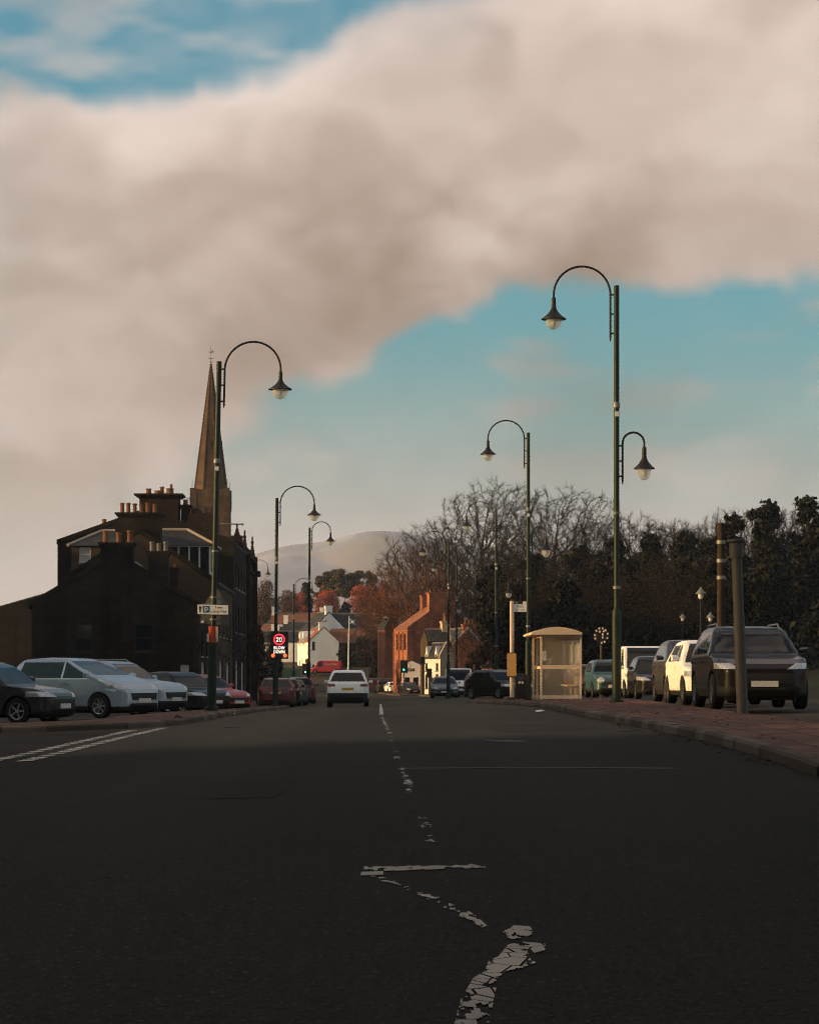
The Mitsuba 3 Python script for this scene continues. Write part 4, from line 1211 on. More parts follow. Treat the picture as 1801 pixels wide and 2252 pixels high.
# church: square tower with a tall octagonal spire
y = 330.0
z0 = 0.0
ch = House('church', 'church tower with a tall brown stone spire on the left', by(464, y), y, 0, z0, cat='church')
zt = zl(0, 1078, y)
zm = zl(0, 1122, y)
ch.part('wall', cat_([tm(mbox(-2.75, 2.75, -2.75, 2.75, -4, zl(0, 1215, y))), tm(mbox(-2.5, 2.5, -2.5, 2.5, zl(0, 1215, y), zt - .02))]), 'brown_stone', smooth=False)
for sx in (-1, 1):
    for sy in (-1, 1):
        pk = ch.part('corner_pier', mbox(*sorted((sx * 1.75, sx * 2.58)), *sorted((sy * 1.75, sy * 2.58)), zm, zt + .12), 'brown_stone', smooth=False)
        ch.part('spike', cyl(sx * 2.3, sy * 2.3, zt + .1, zt + 1.3, .05, .02, 6), 'grey_metal', parent=pk)
for s_ in (0, 1):
    for q_ in range(2):
        wm = mbox(-.75 + q_ * .85, -.10 + q_ * .85, -2.53, -2.49, zm - 2.6, zm + .3)
        m_ = tm(wm)
        if s_: m_.apply_transform(trimesh.transformations.rotation_matrix(math.pi / 2, [0, 0, 1]))
        ch.part('louvre', m_, 'dark_wood', smooth=False)
# spire faces, with ribs
za = zl(0, 800, y)
R0 = 2.12
ang = np.radians(22.5 + 45 * np.arange(8))
base = np.stack([np.cos(ang) * R0 / math.cos(math.pi / 8), np.sin(ang) * R0 / math.cos(math.pi / 8)], 1)
sp = m3.Manifold.hull_points(np.array([[*p, zt - .3] for p in base] + [[*(p * .03), za] for p in base]))
spk = ch.part('spire', sp, 'brown_stone', smooth=False)
for p in base:
    ch.part('rib', tube([[*(p * 1.0), zt - .3], [*(p * .04), za]], [.13, .05], 6), 'brown_stone', parent=spk)
for f, hh_ in ((.34, 1.1),):
    for a in range(4):
        r_ = R0 * (1 - f) * 1.02
        lm = tm(m3.Manifold.hull_points(np.array([[-.28, -r_ - .06, 0], [.28, -r_ - .06, 0], [-.28, -r_ + .6, 0], [.28, -r_ + .6, 0], [0, -r_ - .06, hh_], [0, -r_ + .7, hh_]]) * [1 - f, 1, 1]))
        lm.apply_translation([0, 0, zt - .3 + f * (za - zt)])
        lm.apply_transform(trimesh.transformations.rotation_matrix(a * math.pi / 2, [0, 0, 1]))
        ch.part('lucarne', lm, 'brown_stone', parent=spk, smooth=False)
ct = zl(0, 766, y)
cross = [cyl(0, 0, za - .3, ct + .3, .05, .03, 6), tube([[-.38, 0, za + .72], [.38, 0, za + .72]], .045, 6), tm(m3.Manifold.sphere(.14, 12).translate([0, 0, za + .25]))]
cross += [tube([[-.32, 0, ct - .45], [.32, 0, ct - .45]], .05, 6), tm(m3.Manifold.hull_points(np.array([[.1, -.02, ct - .6], [.1, .02, ct - .6], [.42, 0, ct - .35], [.1, -.02, ct - .2], [.1, .02, ct - .2]])))]
ch.part('weathercock', cat_(cross), 'grey_metal')
nave = prism_xz([(-4.5, -4), (4.5, -4), (4.5, 6), (0, 12), (-4.5, 6)], 2.6, 26)
ch.part('nave', nave, 'brown_stone', smooth=False)

# --- white cottages beyond the junction
y = 420.0
xg = by(712, y)
w1z = zl(0, 1484, y)
w1 = House('white_cottage', 'white cottage with its plain gable facing the viewer, above the red van', xg, y, 9, w1z)
sy_ = FPX / y
eh, rh = (1484 - 1411) / sy_, (1484 - 1380) / sy_
w1.shell(5.1, 15, eh, rh, 'white_harling', 'warm_tile', over=.12, holes=[('f', -1.72, (1484 - 1429) / sy_, .52, 1.35, 'dark_wood'), ('f', -1.62, .5, .62, 1.2, 'dark_wood'), ('l', 3.2, 1.0, 1.0, 1.5, 'dark_wood'), ('l', 8.5, 1.0, .9, 1.9, 'dark_wood', 'plain'), ('l', 12, 1.0, 1.0, 1.5, 'dark_wood')])
w1.chimney(0, .5, 1.55, .8, rh - 1.2, (1484 - 1368) / sy_, 'white_harling', pots=[(-.45, .32, .13), (0, .26, .13), (.45, .32, .13)])
for yy in (6.2, 11.0):
    dmk = w1.part('dormer', prism_yz([(yy - .8, eh - .6), (yy + .8, eh - .6), (yy + .8, eh + .9), (yy, eh + 1.9), (yy - .8, eh + .9)], -2.75, -.6), 'white_harling', smooth=False)
    w1.part('window', box(-2.79, -2.755, yy - .4, yy + .4, eh - .35, eh + .75), 'pane', parent=dmk, smooth=False)

y = 446.0
w2z = zl(0, 1470, y)
w2 = House('white_cottage', 'higher white gable with a tall white chimney behind the first cottage', by(724, y), y, 14, w2z)
sy_ = FPX / y
w2.shell(6.6, 10, (1470 - 1388) / sy_, (1470 - 1347) / sy_, 'white_harling', 'slate', over=.12)
w2.chimney(.0, .5, 1.25, .8, (1470 - 1352) / sy_, (1470 - 1332) / sy_, 'white_harling', pots=[(-.35, .4, .13), (.35, .4, .13)])
w3 = House('slate_roofed_house', 'long house under a dark slate roof right of the white gables', by(834, y), y + 5, 96, w2z)
w3.shell(7.5, 9.2, (1470 - 1388) / sy_, (1470 - 1350) / sy_, 'dun_render', 'slate', over=.15)
w3.chimney(0, .6, 1.6, .8, (1470 - 1352) / sy_, (1470 - 1342) / sy_, 'red_sandstone', pots=3)
y = 434.0
w4 = House('low_outhouse', 'low building with a brown roof and a small pale window behind the flagpole', by(800, y), y, 94, zl(0, 1478, y))
sy_ = FPX / y
w4.shell(5.0, 5.8, (1478 - 1413) / sy_, (1478 - 1386) / sy_, 'sooty_stone', 'warm_tile', over=.2, holes=[('r', 4.1, (1478 - 1430) / sy_, .9, .9)])
# roofs and chimneys farther up on the left
for px, yq, wd, pe, pr, wallm, roofm, rot, lab in (
        (655, 520, 11, 1372, 1350, 'white_harling', 'warm_tile', 92, 'house with a pinkish roof high behind the white cottages'),
        (618, 470, 13, 1412, 1390, 'white_harling', 'slate', 88, 'white house with a dark roof at the left end of the cottages'),
        (668, 490, 8, 1388, 1370, 'cream_harling', 'slate', 90, 'house with a cream gable chimney behind the white cottages'),
        (585, 540, 12, 1395, 1374, 'cream_harling', 'warm_tile', 88, 'low house with a pale ridge at the far left of the cottages')):
    sy_ = FPX / yq
    zb_ = zl(0, 1482, yq)
    hq = House('far_house', lab, by(px, yq) + wd / 2, yq, rot, zb_)
    e_, r_ = (1482 - pe) / sy_, (1482 - pr) / sy_
    hq.shell(7, wd, e_, r_, wallm, roofm, over=.2, holes=[('l', wd * f, e_ - 2.0, 1.0, 1.4, 'dark_wood') for f in (.2, .5, .8)])
    hq.chimney(0, .5, 1.6, .8, r_ - .6, r_ + 1.3, wallm, pots=3, pot_h=.5)
    hq.chimney(0, wd - .5, 1.6, .8, r_ - .6, r_ + 1.5, 'white_harling' if px in (668, 618) else wallm, pots=2, pot_h=.5)

# --- right of the junction: the red sandstone house and its neighbours
y = 300.0
sy_ = FPX / y
rz = zl(0, 1530, y)
rw = (1056 - 895) / sy_
rd = House('red_house', 'tall red sandstone house with a broad gable chimney, its left front lit by the sun', by(975, y), y, 15, rz)
e_, r_ = (1530 - 1384) / sy_, (1530 - 1328) / sy_
rd.shell(rw, 6.4, e_, r_ , 'red_sandstone', 'warm_tile', over=.10, skew='red_sandstone',
         holes=[('l', 1.5, e_ - 2.4, .8, 1.9, 'dark_wood'), ('l', 3.2, e_ - 2.4, .8, 1.9, 'dark_wood'), ('l', 4.9, e_ - 2.4, .8, 1.9, 'dark_wood'), ('l', 1.5, 1.4, .8, 1.9, 'dark_wood'), ('l', 3.2, .3, .9, 2.5, 'dark_wood', 'plain'), ('l', 4.9, 1.4, .8, 1.9, 'dark_wood')])
rd.chimney(0, .55, 3.5, 1.0, r_ - 2.0, (1530 - 1303) / sy_, 'red_sandstone', pots=7, pot_h=.42, pot_r=.12, cornice=.16)
rd.chimney(0, 5.9, 2.2, .9, r_ - 1.6, (1530 - 1306) / sy_, 'red_sandstone', pots=0)
rd.chimney(2.9, .9, .8, .8, e_ - .5, (1530 - 1326) / sy_, 'red_sandstone', pots=[(0.05, .72, .16)])
for s_ in (.2, 2.35, 4.05, 6.2):
    rd.part('pilaster', box(-rw / 2 - .10, -rw / 2 - .002, s_ - .16, s_ + .16, 0, e_ - .2), 'red_sandstone', smooth=False)
rd.part('dish', lathe([(0, 0), (.25, .03), (.42, .10), (.43, .10), (.25, .01), (0, -.03)], (-.9, .4, (1530 - 1290) / sy_), 18), 'grey_metal')

y = 262.0
sy_ = FPX / y
c1z = zl(0, 1531, y)
c1 = House('cream_house', 'narrow cream gabled house with a white front left, before the red house', by(983, y), y, 40, c1z)
e_, r_ = (1531 - 1447) / sy_, (1531 - 1419) / sy_
c1.shell(1.9, 2.5, e_, r_, 'white_harling', 'slate', over=.08, skew='skew_stone',
         holes=[('l', .5, .8, .44, 1.5, 'dark_wood'), ('l', 2.2, .8, .44, 1.5, 'dark_wood'), ('l', 1.35, .05, .55, 1.9, 'dark_wood', 'plain'), ('l', .5, 2.65, .40, .8, 'dark_wood'), ('l', 2.2, 2.65, .40, .8, 'dark_wood')])
for yy in (.6, 2.1):
    dmk = c1.part('dormer', prism_yz([(yy - .2, e_ - .2), (yy + .2, e_ - .2), (yy + .2, e_ + .35), (yy, e_ + 1.25), (yy - .2, e_ + .35)], -1.02, -.25), 'white_harling', smooth=False)
    c1.part('window', box(-1.05, -1.024, yy - .1, yy + .1, e_ - .1, e_ + .4), 'pane', parent=dmk, smooth=False)
c1.part('gable_render', prism_xz([(-.94, .9), (.94, .9), (.94, e_ - .02), (0, r_ - .04), (-.94, e_ - .02)], -.016, -.001), 'cream_harling', smooth=False)
c1.part('base_course', box(-.955, .955, -.03, 0, -1, .9), 'dun_render', smooth=False)
y = 276.0
sy_ = FPX / y
c2 = House('slate_house', 'house under a dark slate roof with white gable trim behind the cream house', by(985, y), y, 100, zl(0, 1531, y))
e_, r_ = (1531 - 1412) / sy_, (1531 - 1387) / sy_
c2.shell(4.2, 2.7, e_, r_, 'dun_render', 'slate', over=.12, skew='skew_stone')
c2.chimney(0, .3, 1.1, .9, r_ - .6, (1531 - 1366) / sy_, 'cream_harling', pots=[(-.3, .6, .16), (.2, .9, .2)])
y = 292.0
sy_ = FPX / y
sh = House('white_shop', 'low white shop front with a dark sign beside the traffic light', by(905, y), y, 0, zl(0, 1531, y), cat='shop')
e_ = (1531 - 1462) / sy_
sh.shell(2.1, 3.5, e_, e_ + .5, 'white_harling', 'slate', over=.1, holes=[('f', -.5, .7, .62, 1.5, 'dark_wood', 'plain'), ('f', .5, .7, .62, 1.5, 'dark_wood', 'plain')])
sh.part('sign_board', box(-.75, .35, -.05, -.004, e_ - .75, e_ - .42), 'sign_ink', smooth=False)
sh.part('lettering', text_on('SHOP', .16, -.2, -.052, e_ - .66, bold=True, width=.7), 'white_sign', smooth=False)
y = 282.0
sy_ = FPX / y
d1 = House('red_stone_house', 'red stone house with pale gable edges right of the red house, behind the lamp posts', by(1030, y), y, 12, zl(0, 1530, y))
d1.shell(4.6, 9, (1530 - 1432) / sy_, (1530 - 1385) / sy_, 'red_sandstone', 'slate', over=.1, skew='skew_stone', holes=[('f', 0.1, 2.6, .9, 1.4, 'dark_wood'), ('f', -.9, .5, 1.1, 1.6, 'dark_wood', 'plain')])
d1.chimney(.2, .6, 1.5, .8, (1530 - 1400) / sy_, (1530 - 1372) / sy_, 'red_sandstone', pots=[(-.4, .5, .12), (0, .5, .12), (.4, .5, .12)])
y = 352.0
sy_ = FPX / y
d2 = House('red_corner_house', 'sliver of a sunlit red wall and dark gable left of the red house', by(858, y), y, 20, zl(0, 1500, y))
d2.shell(1.6, 3.0, (1500 - 1384) / sy_, (1500 - 1362) / sy_, 'red_sandstone', 'slate', over=.05)
y = 236.0
sy_ = FPX / y
d3 = House('low_house', 'low dark house with a sunlit orange roof end behind the bus shelter', by(1262, y), y, 97, zl(0, 1520, y))
d3.shell(7, 4.6, (1520 - 1366) / sy_, (1520 - 1343) / sy_, 'sooty_stone', 'warm_tile', over=.2)
d3.chimney(-.5, 3.2, 1.0, .7, (1520 - 1350) / sy_, (1520 - 1330) / sy_, 'sooty_stone', pots=2)
y = 212.0
sy_ = FPX / y
d4 = House('timber_shed', 'reddish timber shed among the bushes right of the grey blue car', by(1076, y), y, 0, zl(0, 1528, y), cat='shed')
e_ = (1528 - 1468) / sy_
d4.shell(1.15, 2.4, e_, e_ + .25, 'dun_render', 'slate', over=.1)
for k in range(5): d4.part('board', box(-.57 + .232 * k, -.57 + .232 * k + .21, -.03, -.003, .05, e_ - .08), 'red_sandstone', smooth=False)


# ---------------------------------------------------------------- street furniture
# bus shelter: its end panel faces the viewer
y = 86.0
k_ = FPX / y
sx0, sx1 = by(1190, y), by(1277, y)
bz = zl(0, 1540, y)
sh_ = thing('bus_shelter', 'glazed bus shelter with a curved tan roof on the right pavement', 'bus shelter')
top_ = (1540 - 1396) / k_
LN = 4.4


def post(x, yy, w=.055): return box(x - w / 2, x + w / 2, yy - w / 2, yy + w / 2, bz, bz + top_)


for yy in (y, y + LN / 2, y + LN):
    for x in (sx0, sx1):
        part(sh_, 'post', post(x, yy, .07), 'shelter_paint', smooth=False)
for (z_, h_) in ((.05, .11), ((1540 - 1467) / k_ - .06, .13), (top_ - .08, .10)):
    part(sh_, 'rail', box(sx0 + .036, sx1 - .036, y - .025, y + .025, bz + z_, bz + z_ + h_), 'shelter_paint', smooth=False)
    part(sh_, 'rail', box(sx0 + .036, sx1 - .036, y + LN - .025, y + LN + .025, bz + z_, bz + z_ + h_), 'shelter_paint', smooth=False)
    for a in (0, LN / 2):
        part(sh_, 'rail', box(sx1 - .025, sx1 + .025, y + a + .036, y + a + LN / 2 - .036, bz + z_, bz + z_ + h_), 'shelter_paint', smooth=False)
    if h_ != .11:
        part(sh_, 'rail', box(sx0 - .02, sx0 + .02, y + .036, y + LN / 2 - .036, bz + z_, bz + z_ + h_ * .7), 'shelter_paint', smooth=False)
zmid = (1540 - 1467) / k_
for z0_, z1_ in ((.17, zmid - .07), (zmid + .08, top_ - .09)):
    part(sh_, 'glass', box(sx0 + .05, sx1 - .05, y - .005, y + .005, bz + z0_, bz + z1_), 'shelter_glass', smooth=False)
    part(sh_, 'glass', box(sx0 + .05, sx1 - .05, y + LN - .005, y + LN + .005, bz + z0_, bz + z1_), 'shelter_glass', smooth=False)
    for a in (0, LN / 2):
        part(sh_, 'glass', box(sx1 - .005, sx1 + .005, y + a + .05, y + a + LN / 2 - .05, bz + z0_, bz + z1_), 'shelter_glass', smooth=False)
xa, xb = by(1168, y), by(1279, y)
arc = []
for t_ in np.linspace(0, 1, 15):
    arc.append((xa + (xb - xa) * t_, top_ + .0 + .20 * math.sin(math.pi * t_) ** .85))
roof_ = [(xa, top_ - .0), *[(a, b + .07) for a, b in arc], (xb, top_ - .0)]
m_ = tm(prism_xz(roof_, y - .25, y + LN + .25)); m_.apply_translation([0, 0, bz])
part(sh_, 'roof', m_, 'shelter_paint')
part(sh_, 'bench', cat_([box(sx1 - .42, sx1 - .12, y + .5, y + LN - .5, bz + .48, bz + .53), box(sx1 - .30, sx1 - .24, y + 1.0, y + 1.06, bz, bz + .48), box(sx1 - .30, sx1 - .24, y + LN - 1.06, y + LN - 1.0, bz, bz + .48)]), 'shelter_paint', smooth=False)

part(sh_, 'notice', box(sx1 - .016, sx1 - .008, y + 2.5, y + 3.3, bz + 1.25, bz + 2.0), 'blue_sign', smooth=False)
part(sh_, 'notice', box(sx0 + .25, sx0 + .47, y + LN - .02, y + LN - .010, bz + 1.4, bz + 1.75), 'white_sign', smooth=False)

# bus stop pole with flag and timetable case
y = 88.0
k_ = FPX / y
bx, bz = by(1125.5, y), zl(0, 1538, y)
bs = thing('bus_stop', 'cream bus stop pole with a white flag sign and an orange timetable case', 'bus stop')
part(bs, 'pole', lathe([(0, 0), (.078, 0), (.075, (1538 - 1323) / k_), (.05, (1538 - 1322) / k_ + .01), (0, (1538 - 1322) / k_ + .01)], (bx, y, bz), 18), 'cream_paint')
part(bs, 'base', lathe([(0, 0), (.16, 0), (.16, .04), (.10, .07), (0, .07)], (bx, y, bz), 18), 'black_paint')
fx0, fx1 = by(1130, y), by(1157.5, y)
f0, f1 = bz + (1538 - 1345.5) / k_, bz + (1538 - 1323) / k_
fl = part(bs, 'flag', box(fx0, fx1, y - .02, y + .02, f0, f1), 'white_sign', smooth=False)
part(fl, 'band', box(fx0 + .004, fx0 + (fx1 - fx0) * .70, y - .026, y - .0205, f1 - .085, f1 - .003), 'sign_ink', smooth=False)
part(fl, 'emblem', lathe([(0, 0), (.026, 0), (.026, .004), (0, .004)], (0, 0, 0), 12).apply_transform(trimesh.transformations.rotation_matrix(math.pi / 2, [1, 0, 0])).apply_translation([fx0 + .09, y - .0265, f1 - .045]), 'white_sign', smooth=False)
part(fl, 'lettering', text_on('Stand by', .085, (fx0 + fx1) / 2, y - .021, f0 + .165, bold=True, width=.27), 'blue_sign', smooth=False)
part(fl, 'lettering', text_on('Bus stop', .060, (fx0 + fx1) / 2, y - .021, f0 + .050, width=.32), 'sign_ink', smooth=False)
tc = part(bs, 'timetable_case', tm(mbox(by(1115.5, y), by(1134.5, y), y - .20, y - .085, bz + (1538 - 1487) / k_, bz + (1538 - 1437) / k_)), 'timetable', smooth=False)
part(tc, 'rim', cat_([box(by(1115.5, y) - .008, by(1134.5, y) + .008, y - .205, y - .08, bz + (1538 - 1437) / k_ + .001, bz + (1538 - 1437) / k_ + .03), box(by(1115.5, y) - .008, by(1134.5, y) + .008, y - .205, y - .08, bz + (1538 - 1487) / k_ - .03, bz + (1538 - 1487) / k_ - .001)]), 'dark_wood', smooth=False)

# litter bin
y = 91.5
bx, bz = by(1146, y), zl(0, 1537, y)
lb = thing('litter_bin', 'black litter bin behind the bus stop pole', 'litter bin')
part(lb, 'body', tm(m3.Manifold.hull_points(np.array([[sx * .21, sy * .21, z_] for sx in (-1, 1) for sy in (-1, 1) for z_ in (0, .68)])).translate([bx, y, bz])), 'black_paint', smooth=False)
part(lb, 'hood', tm(m3.Manifold.hull_points(np.array([[sx * .23, sy * .23, .80] for sx in (-1, 1) for sy in (-1, 1)] + [[sx * .15, sy * .15, .95] for sx in (-1, 1) for sy in (-1, 1)])).translate([bx, y, bz])), 'black_paint', smooth=False)
for sx in (-1, 1):
    part(lb, 'corner_post', box(bx + sx * .19 - .02, bx + sx * .19 + .02, y - .2, y + .2, bz + .68, bz + .80), 'black_paint', smooth=False)
    part(lb, 'badge', lathe([(0, 0), (.042, 0), (.042, .006), (0, .006)], (0, 0, 0), 14).apply_transform(trimesh.transformations.rotation_matrix(math.pi / 2, [1, 0, 0])).apply_translation([bx + sx * .055 - .02, y - .211, bz + .60]), 'white_sign', smooth=False)

# signs on the leaning left lamp
y = 71.85
k_ = FPX / y
U = lambda px: by(px, y)
V = lambda py: zl(0, py, y)
ds = thing('direction_sign', 'white parking direction sign with a blue P on the leaning lamp post', 'sign')
part(ds, 'plate', tm(prism_xz([(U(434.8), V(1350.5)), (U(502.5), V(1351.8)), (U(502.5), V(1331.0)), (U(434.8), V(1329.5))], y - .12, y - .10)), 'white_sign', smooth=False)
part(ds, 'arrow', tm(prism_xz([(U(439.2), V(1347)), (U(442.8), V(1347)), (U(442.8), V(1338.5)), (U(445.4), V(1338.5)), (U(441), V(1332)), (U(436.6), V(1338.5)), (U(439.2), V(1338.5))], y - .126, y - .1205)), 'sign_ink', smooth=False)
bp = part(ds, 'blue_panel', box(U(446.8), U(461.8), y - .128, y - .1205, V(1347.5), V(1332.8)), 'blue_sign', smooth=False)
part(bp, 'lettering', text_on('P', .135, U(454.4), y - .129, V(1345.6), bold=True), 'white_sign', smooth=False)
part(ds, 'lettering', text_on('Free', .066, U(482), y - .121, V(1338.6), bold=True, width=.21), 'sign_ink', smooth=False)
part(ds, 'lettering', text_on('Long stay', .066, U(482), y - .121, V(1347.2), bold=True, width=.47), 'sign_ink', smooth=False)
part(ds, 'clip', lathe([(.09, -.02), (.105, -.02), (.105, .02), (.09, .02), (.09, -.02)], (U(468.5), 72, V(1341)), 16), 'grey_metal')
ws = thing('warning_sign', 'back of a triangular grey road sign above the parking sign', 'sign')
part(ws, 'plate', tm(prism_xz([(U(447), V(1329)), (U(499), V(1329)), (U(473), V(1289))], 72.13, 72.15)), 'sign_back', smooth=False)
part(ws, 'clip', lathe([(.085, -.02), (.10, -.02), (.10, .02), (.085, .02), (.085, -.02)], (U(469.5), 72, V(1313)), 16), 'grey_metal')
wp = thing('sign_plate', 'back of a square grey plate below the parking sign', 'sign')
part(wp, 'plate', tm(prism_xz([(U(440.5), V(1371)), (U(500), V(1374)), (U(500.5), V(1353)), (U(440.5), V(1352))], 72.13, 72.15)), 'sign_back', smooth=False)
part(wp, 'sticker', box(U(440.3), U(447), 72.10, 72.129, V(1369.5), V(1364)), 'white_sign', smooth=False)
part(wp, 'clip', lathe([(.085, -.02), (.10, -.02), (.10, .02), (.085, .02), (.085, -.02)], (U(468), 72, V(1362)), 16), 'grey_metal')
ob = thing('lamp_banner', 'orange red band with white edges wrapped round the leaning lamp post', 'banner')
zc0, zc1 = V(1413), V(1376.5)
xc0 = U(467.2)
part(ob, 'band', lathe([(.125, zc0), (.13, zc0), (.13, zc1), (.125, zc1), (.125, zc0)], (xc0, 72, 0), 20), 'orange_band')
for s_ in (-1, 1):
    part(ob, 'edge', box(xc0 + s_ * .13 - .03, xc0 + s_ * .13 + .03, 71.86, 71.9, zc0 + .02, zc1 - (.22 if s_ < 0 else .02)), 'cream_paint', smooth=False)

# lit speed sign on the second left lamp
y = 118.3
k_ = FPX / y
vs = thing('speed_sign', 'lit black speed sign reading 20 slow down, with two amber lamps', 'speed sign')
x0_, x1_, z0_, z1_ = by(595.5, y), by(634, y), zl(0, 1449, y), zl(0, 1388.5, y)
hb = mbox(x0_, x1_, y - .22, y - .03, z0_, z1_)
part(vs, 'housing', tm(hb), 'black_paint', smooth=False)
part(vs, 'bracket', cat_([box((x0_ + x1_) / 2 - .28, (x0_ + x1_) / 2 + .05, y - .028, y + .30, zz, zz + .06) for zz in (z0_ + .25, z1_ - .3)]), 'grey_metal', smooth=False)
cxm, yz = by(614.4, y), y - .222
RED, WHT, AMB = glow((.42, .012, .02)), glow((.33, .28, .23)), glow((.42, .045, .014))
zc = zl(0, 1406.5, y)
ro, ri_ = 12.6 / k_, 9.4 / k_
ring = m3.CrossSection.circle(ro, 40) - m3.CrossSection.circle(ri_, 40)
rm = tm(ring.extrude(.012).rotate([90, 0, 0]).translate([cxm, yz, zc]))
part(vs, 'red_ring', rm, 'black_paint', smooth=False, emitter=RED)
part(vs, 'digits', text_on('20', 9.4 / k_, cxm, yz - .003, zc - 4.7 / k_, bold=True, width=13.0 / k_), 'black_paint', smooth=False, emitter=WHT)
part(vs, 'lettering', text_on('SLOW', 6.2 / k_, cxm, yz - .003, zl(0, 1427.6, y), bold=True, width=24.5 / k_), 'black_paint', smooth=False, emitter=WHT)
part(vs, 'lettering', text_on('DOWN', 6.2 / k_, cxm, yz - .003, zl(0, 1436.6, y), bold=True, width=24.5 / k_), 'black_paint', smooth=False, emitter=WHT)
for px in (600.8, 627.2):
    part(vs, 'amber_lamp', lathe([(0, .03), (.05, .025), (.09, 0), (0, 0)], (0, 0, 0), 18).apply_transform(trimesh.transformations.rotation_matrix(math.pi / 2, [1, 0, 0])).apply_translation([by(px, y), yz, zl(0, 1441.7, y)]), 'black_paint', smooth=False, emitter=AMB)


# traffic lights
def traffic_light(px, y, ptop, pbase, lit, label, rgb):
    k_ = FPX / y
    x, zb, zt = by(px, y), zl(0, pbase, y), zl(0, ptop, y)
    t = thing('traffic_light', label, 'traffic light')
    part(t, 'post', cyl(x, y + .18, zb, zt - .2, .055, sides=10), 'black_paint')
    part(t, 'backing_board', box(x - .40, x + .40, y + .06, y + .09, zt - 1.35, zt), 'black_paint', smooth=False)
    part(t, 'housing', box(x - .15, x + .15, y - .1, y + .058, zt - 1.25, zt - .10), 'black_paint', smooth=False)
    for k in range(3):
        zz = zt - .30 - .36 * k
        d = lathe([(0, .02), (.10, .012), (.115, 0), (0, 0)], (0, 0, 0), 16).apply_transform(trimesh.transformations.rotation_matrix(math.pi / 2, [1, 0, 0])).apply_translation([x, y - .102, zz])
        part(t, 'lens', d, 'tyre', smooth=False, **({'emitter': glow(rgb)} if k == lit else {}))


traffic_light(888, 268, 1452, 1528, 2, 'traffic light showing green in front of the white shop', (.03, .35, .22))
traffic_light(671.5, 296, 1459, 1528, 2, 'traffic light showing green below the white cottage', (.10, .38, .26))
traffic_light(884, 300, 1494, 1529, 0, 'low red signal lamp beside the small white car', (.42, .03, .03))

# round sign on the lamp beyond the parked cars
y = 205.0
t = thing('round_sign', 'small round pinkish road sign in front of the white cottage', 'sign')
part(t, 'disc', lathe([(0, 0), (.22, 0), (.22, .015), (0, .015)], (0, 0, 0), 20).apply_transform(trimesh.transformations.rotation_matrix(math.pi / 2, [1, 0, 0])).apply_translation([by(676.5, y), y, zl(0, 1454, y)]), 'red_sandstone', smooth=False)
part(t, 'post', cyl(by(676.5, y), y + .05, zl(0, 1528, y), zl(0, 1450, y), .04, sides=8), 'grey_metal')

# flagpole with a saltire
y = 385.0
t = thing('flagpole', 'white flagpole flying a small dark flag with a white cross, beside the white cottage', 'flagpole')
part(t, 'pole', tube([[by(765.5, y), y, zl(0, 1485, y)], [by(768.0, y), y, zl(0, 1355, y)]], [.15, .07], 10), 'white_sign')
fw, fh = .95, .75
gu, gv = np.meshgrid(np.linspace(0, 1, 15), np.linspace(0, 1, 9))
fxp = by(768.3, y) + gu * fw
fz = zl(0, 1371, y) + gv * fh - .25 * gu * (1 - .3 * gv)
fy_ = y + .12 * np.sin(gu * 7 + gv) * gu
ii, jj = np.meshgrid(np.arange(8), np.arange(14), indexing='ij')
kk = ii * 15 + jj
qd = np.stack([kk, kk + 1, kk + 16, kk + 15], -1).reshape(-1, 4)
uvq = np.stack([(jj.ravel() + .5) / 14, (ii.ravel() + .5) / 8], 1)
on = (np.abs(uvq[:, 0] - uvq[:, 1]) < .14) | (np.abs(uvq[:, 0] - 1 + uvq[:, 1]) < .14)
vv = np.stack([fxp.ravel(), fy_.ravel(), fz.ravel()], 1)
for sel, m_, nm in ((on, 'white_sign', 'white_cross'), (~on, 'blue_sign', 'flag')):
    q = qd[sel]
    part(t, nm, trimesh.Trimesh(vv, np.vstack([q[:, [0, 1, 2]], q[:, [0, 2, 3]]]), process=False), m_, smooth=False)

# park lanterns among the trees on the right
for px, py, y, lab in ((1541, 1297, 92, 'pale conical park lantern high among the dark trees on the right'), (1562, 1351, 120, 'smaller pale park lantern above the black car'), (1501, 1353, 150, 'faint distant park lantern left of the pale conical one')):
    t = thing('park_lantern', lab, 'park lantern', 'park lanterns among the trees')
    x, z = by(px, y), zl(0, py, y)
    part(t, 'cap', lathe([(0, .12), (.03, .10), (.05, .03), (.20, -.13), (.20, -.15), (0, -.14)], (x, y, z), 18), 'grey_metal')
    part(t, 'globe', lathe([(.09, -.15), (.10, -.26), (.06, -.34), (0, -.35)], (x, y, z), 14), 'opal', smooth=True)
    part(t, 'post', cyl(x, y, float(zland(x, y)) - .1, z - .34, .045, .035, 8), 'black_paint')

# ornate hanging lantern motif above the teal car
y = 104.0
k_ = FPX / y
t = thing('bell_ornament', 'dark bell shaped ornament edged with pale lights on a post above the teal car', 'ornament')
x, z = by(1322, y), zl(0, 1398, y)
n = 18
outl = []
for a in np.linspace(0, 2 * math.pi, n, endpoint=False):
    outl.append([math.cos(a) * .27 * (1.05 if abs(math.sin(a)) < .5 else .9), math.sin(a) * .36])
cs = m3.CrossSection([np.array(outl)], m3.FillRule.NonZero)
part(t, 'back', tm(cs.extrude(.06).rotate([90, 0, 0]).translate([x, y, z])), 'black_paint', smooth=False)
for k, (u, v) in enumerate([(-.25, -.12), (-.27, .02), (-.20, .20), (-.08, .30), (.06, .30), (.18, .22), (.27, .08), (.25, -.10), (.14, -.26), (.02, -.30), (.06, -.08), (.06, .05), (-.06, .16), (.10, .18)]):
    bl = trimesh.creation.icosphere(1, .045); bl.apply_scale([1, .5, 1.1]); bl.apply_translation([x + u, y - .075, z + v])
    part(t, 'bulb', bl, 'cream_paint')
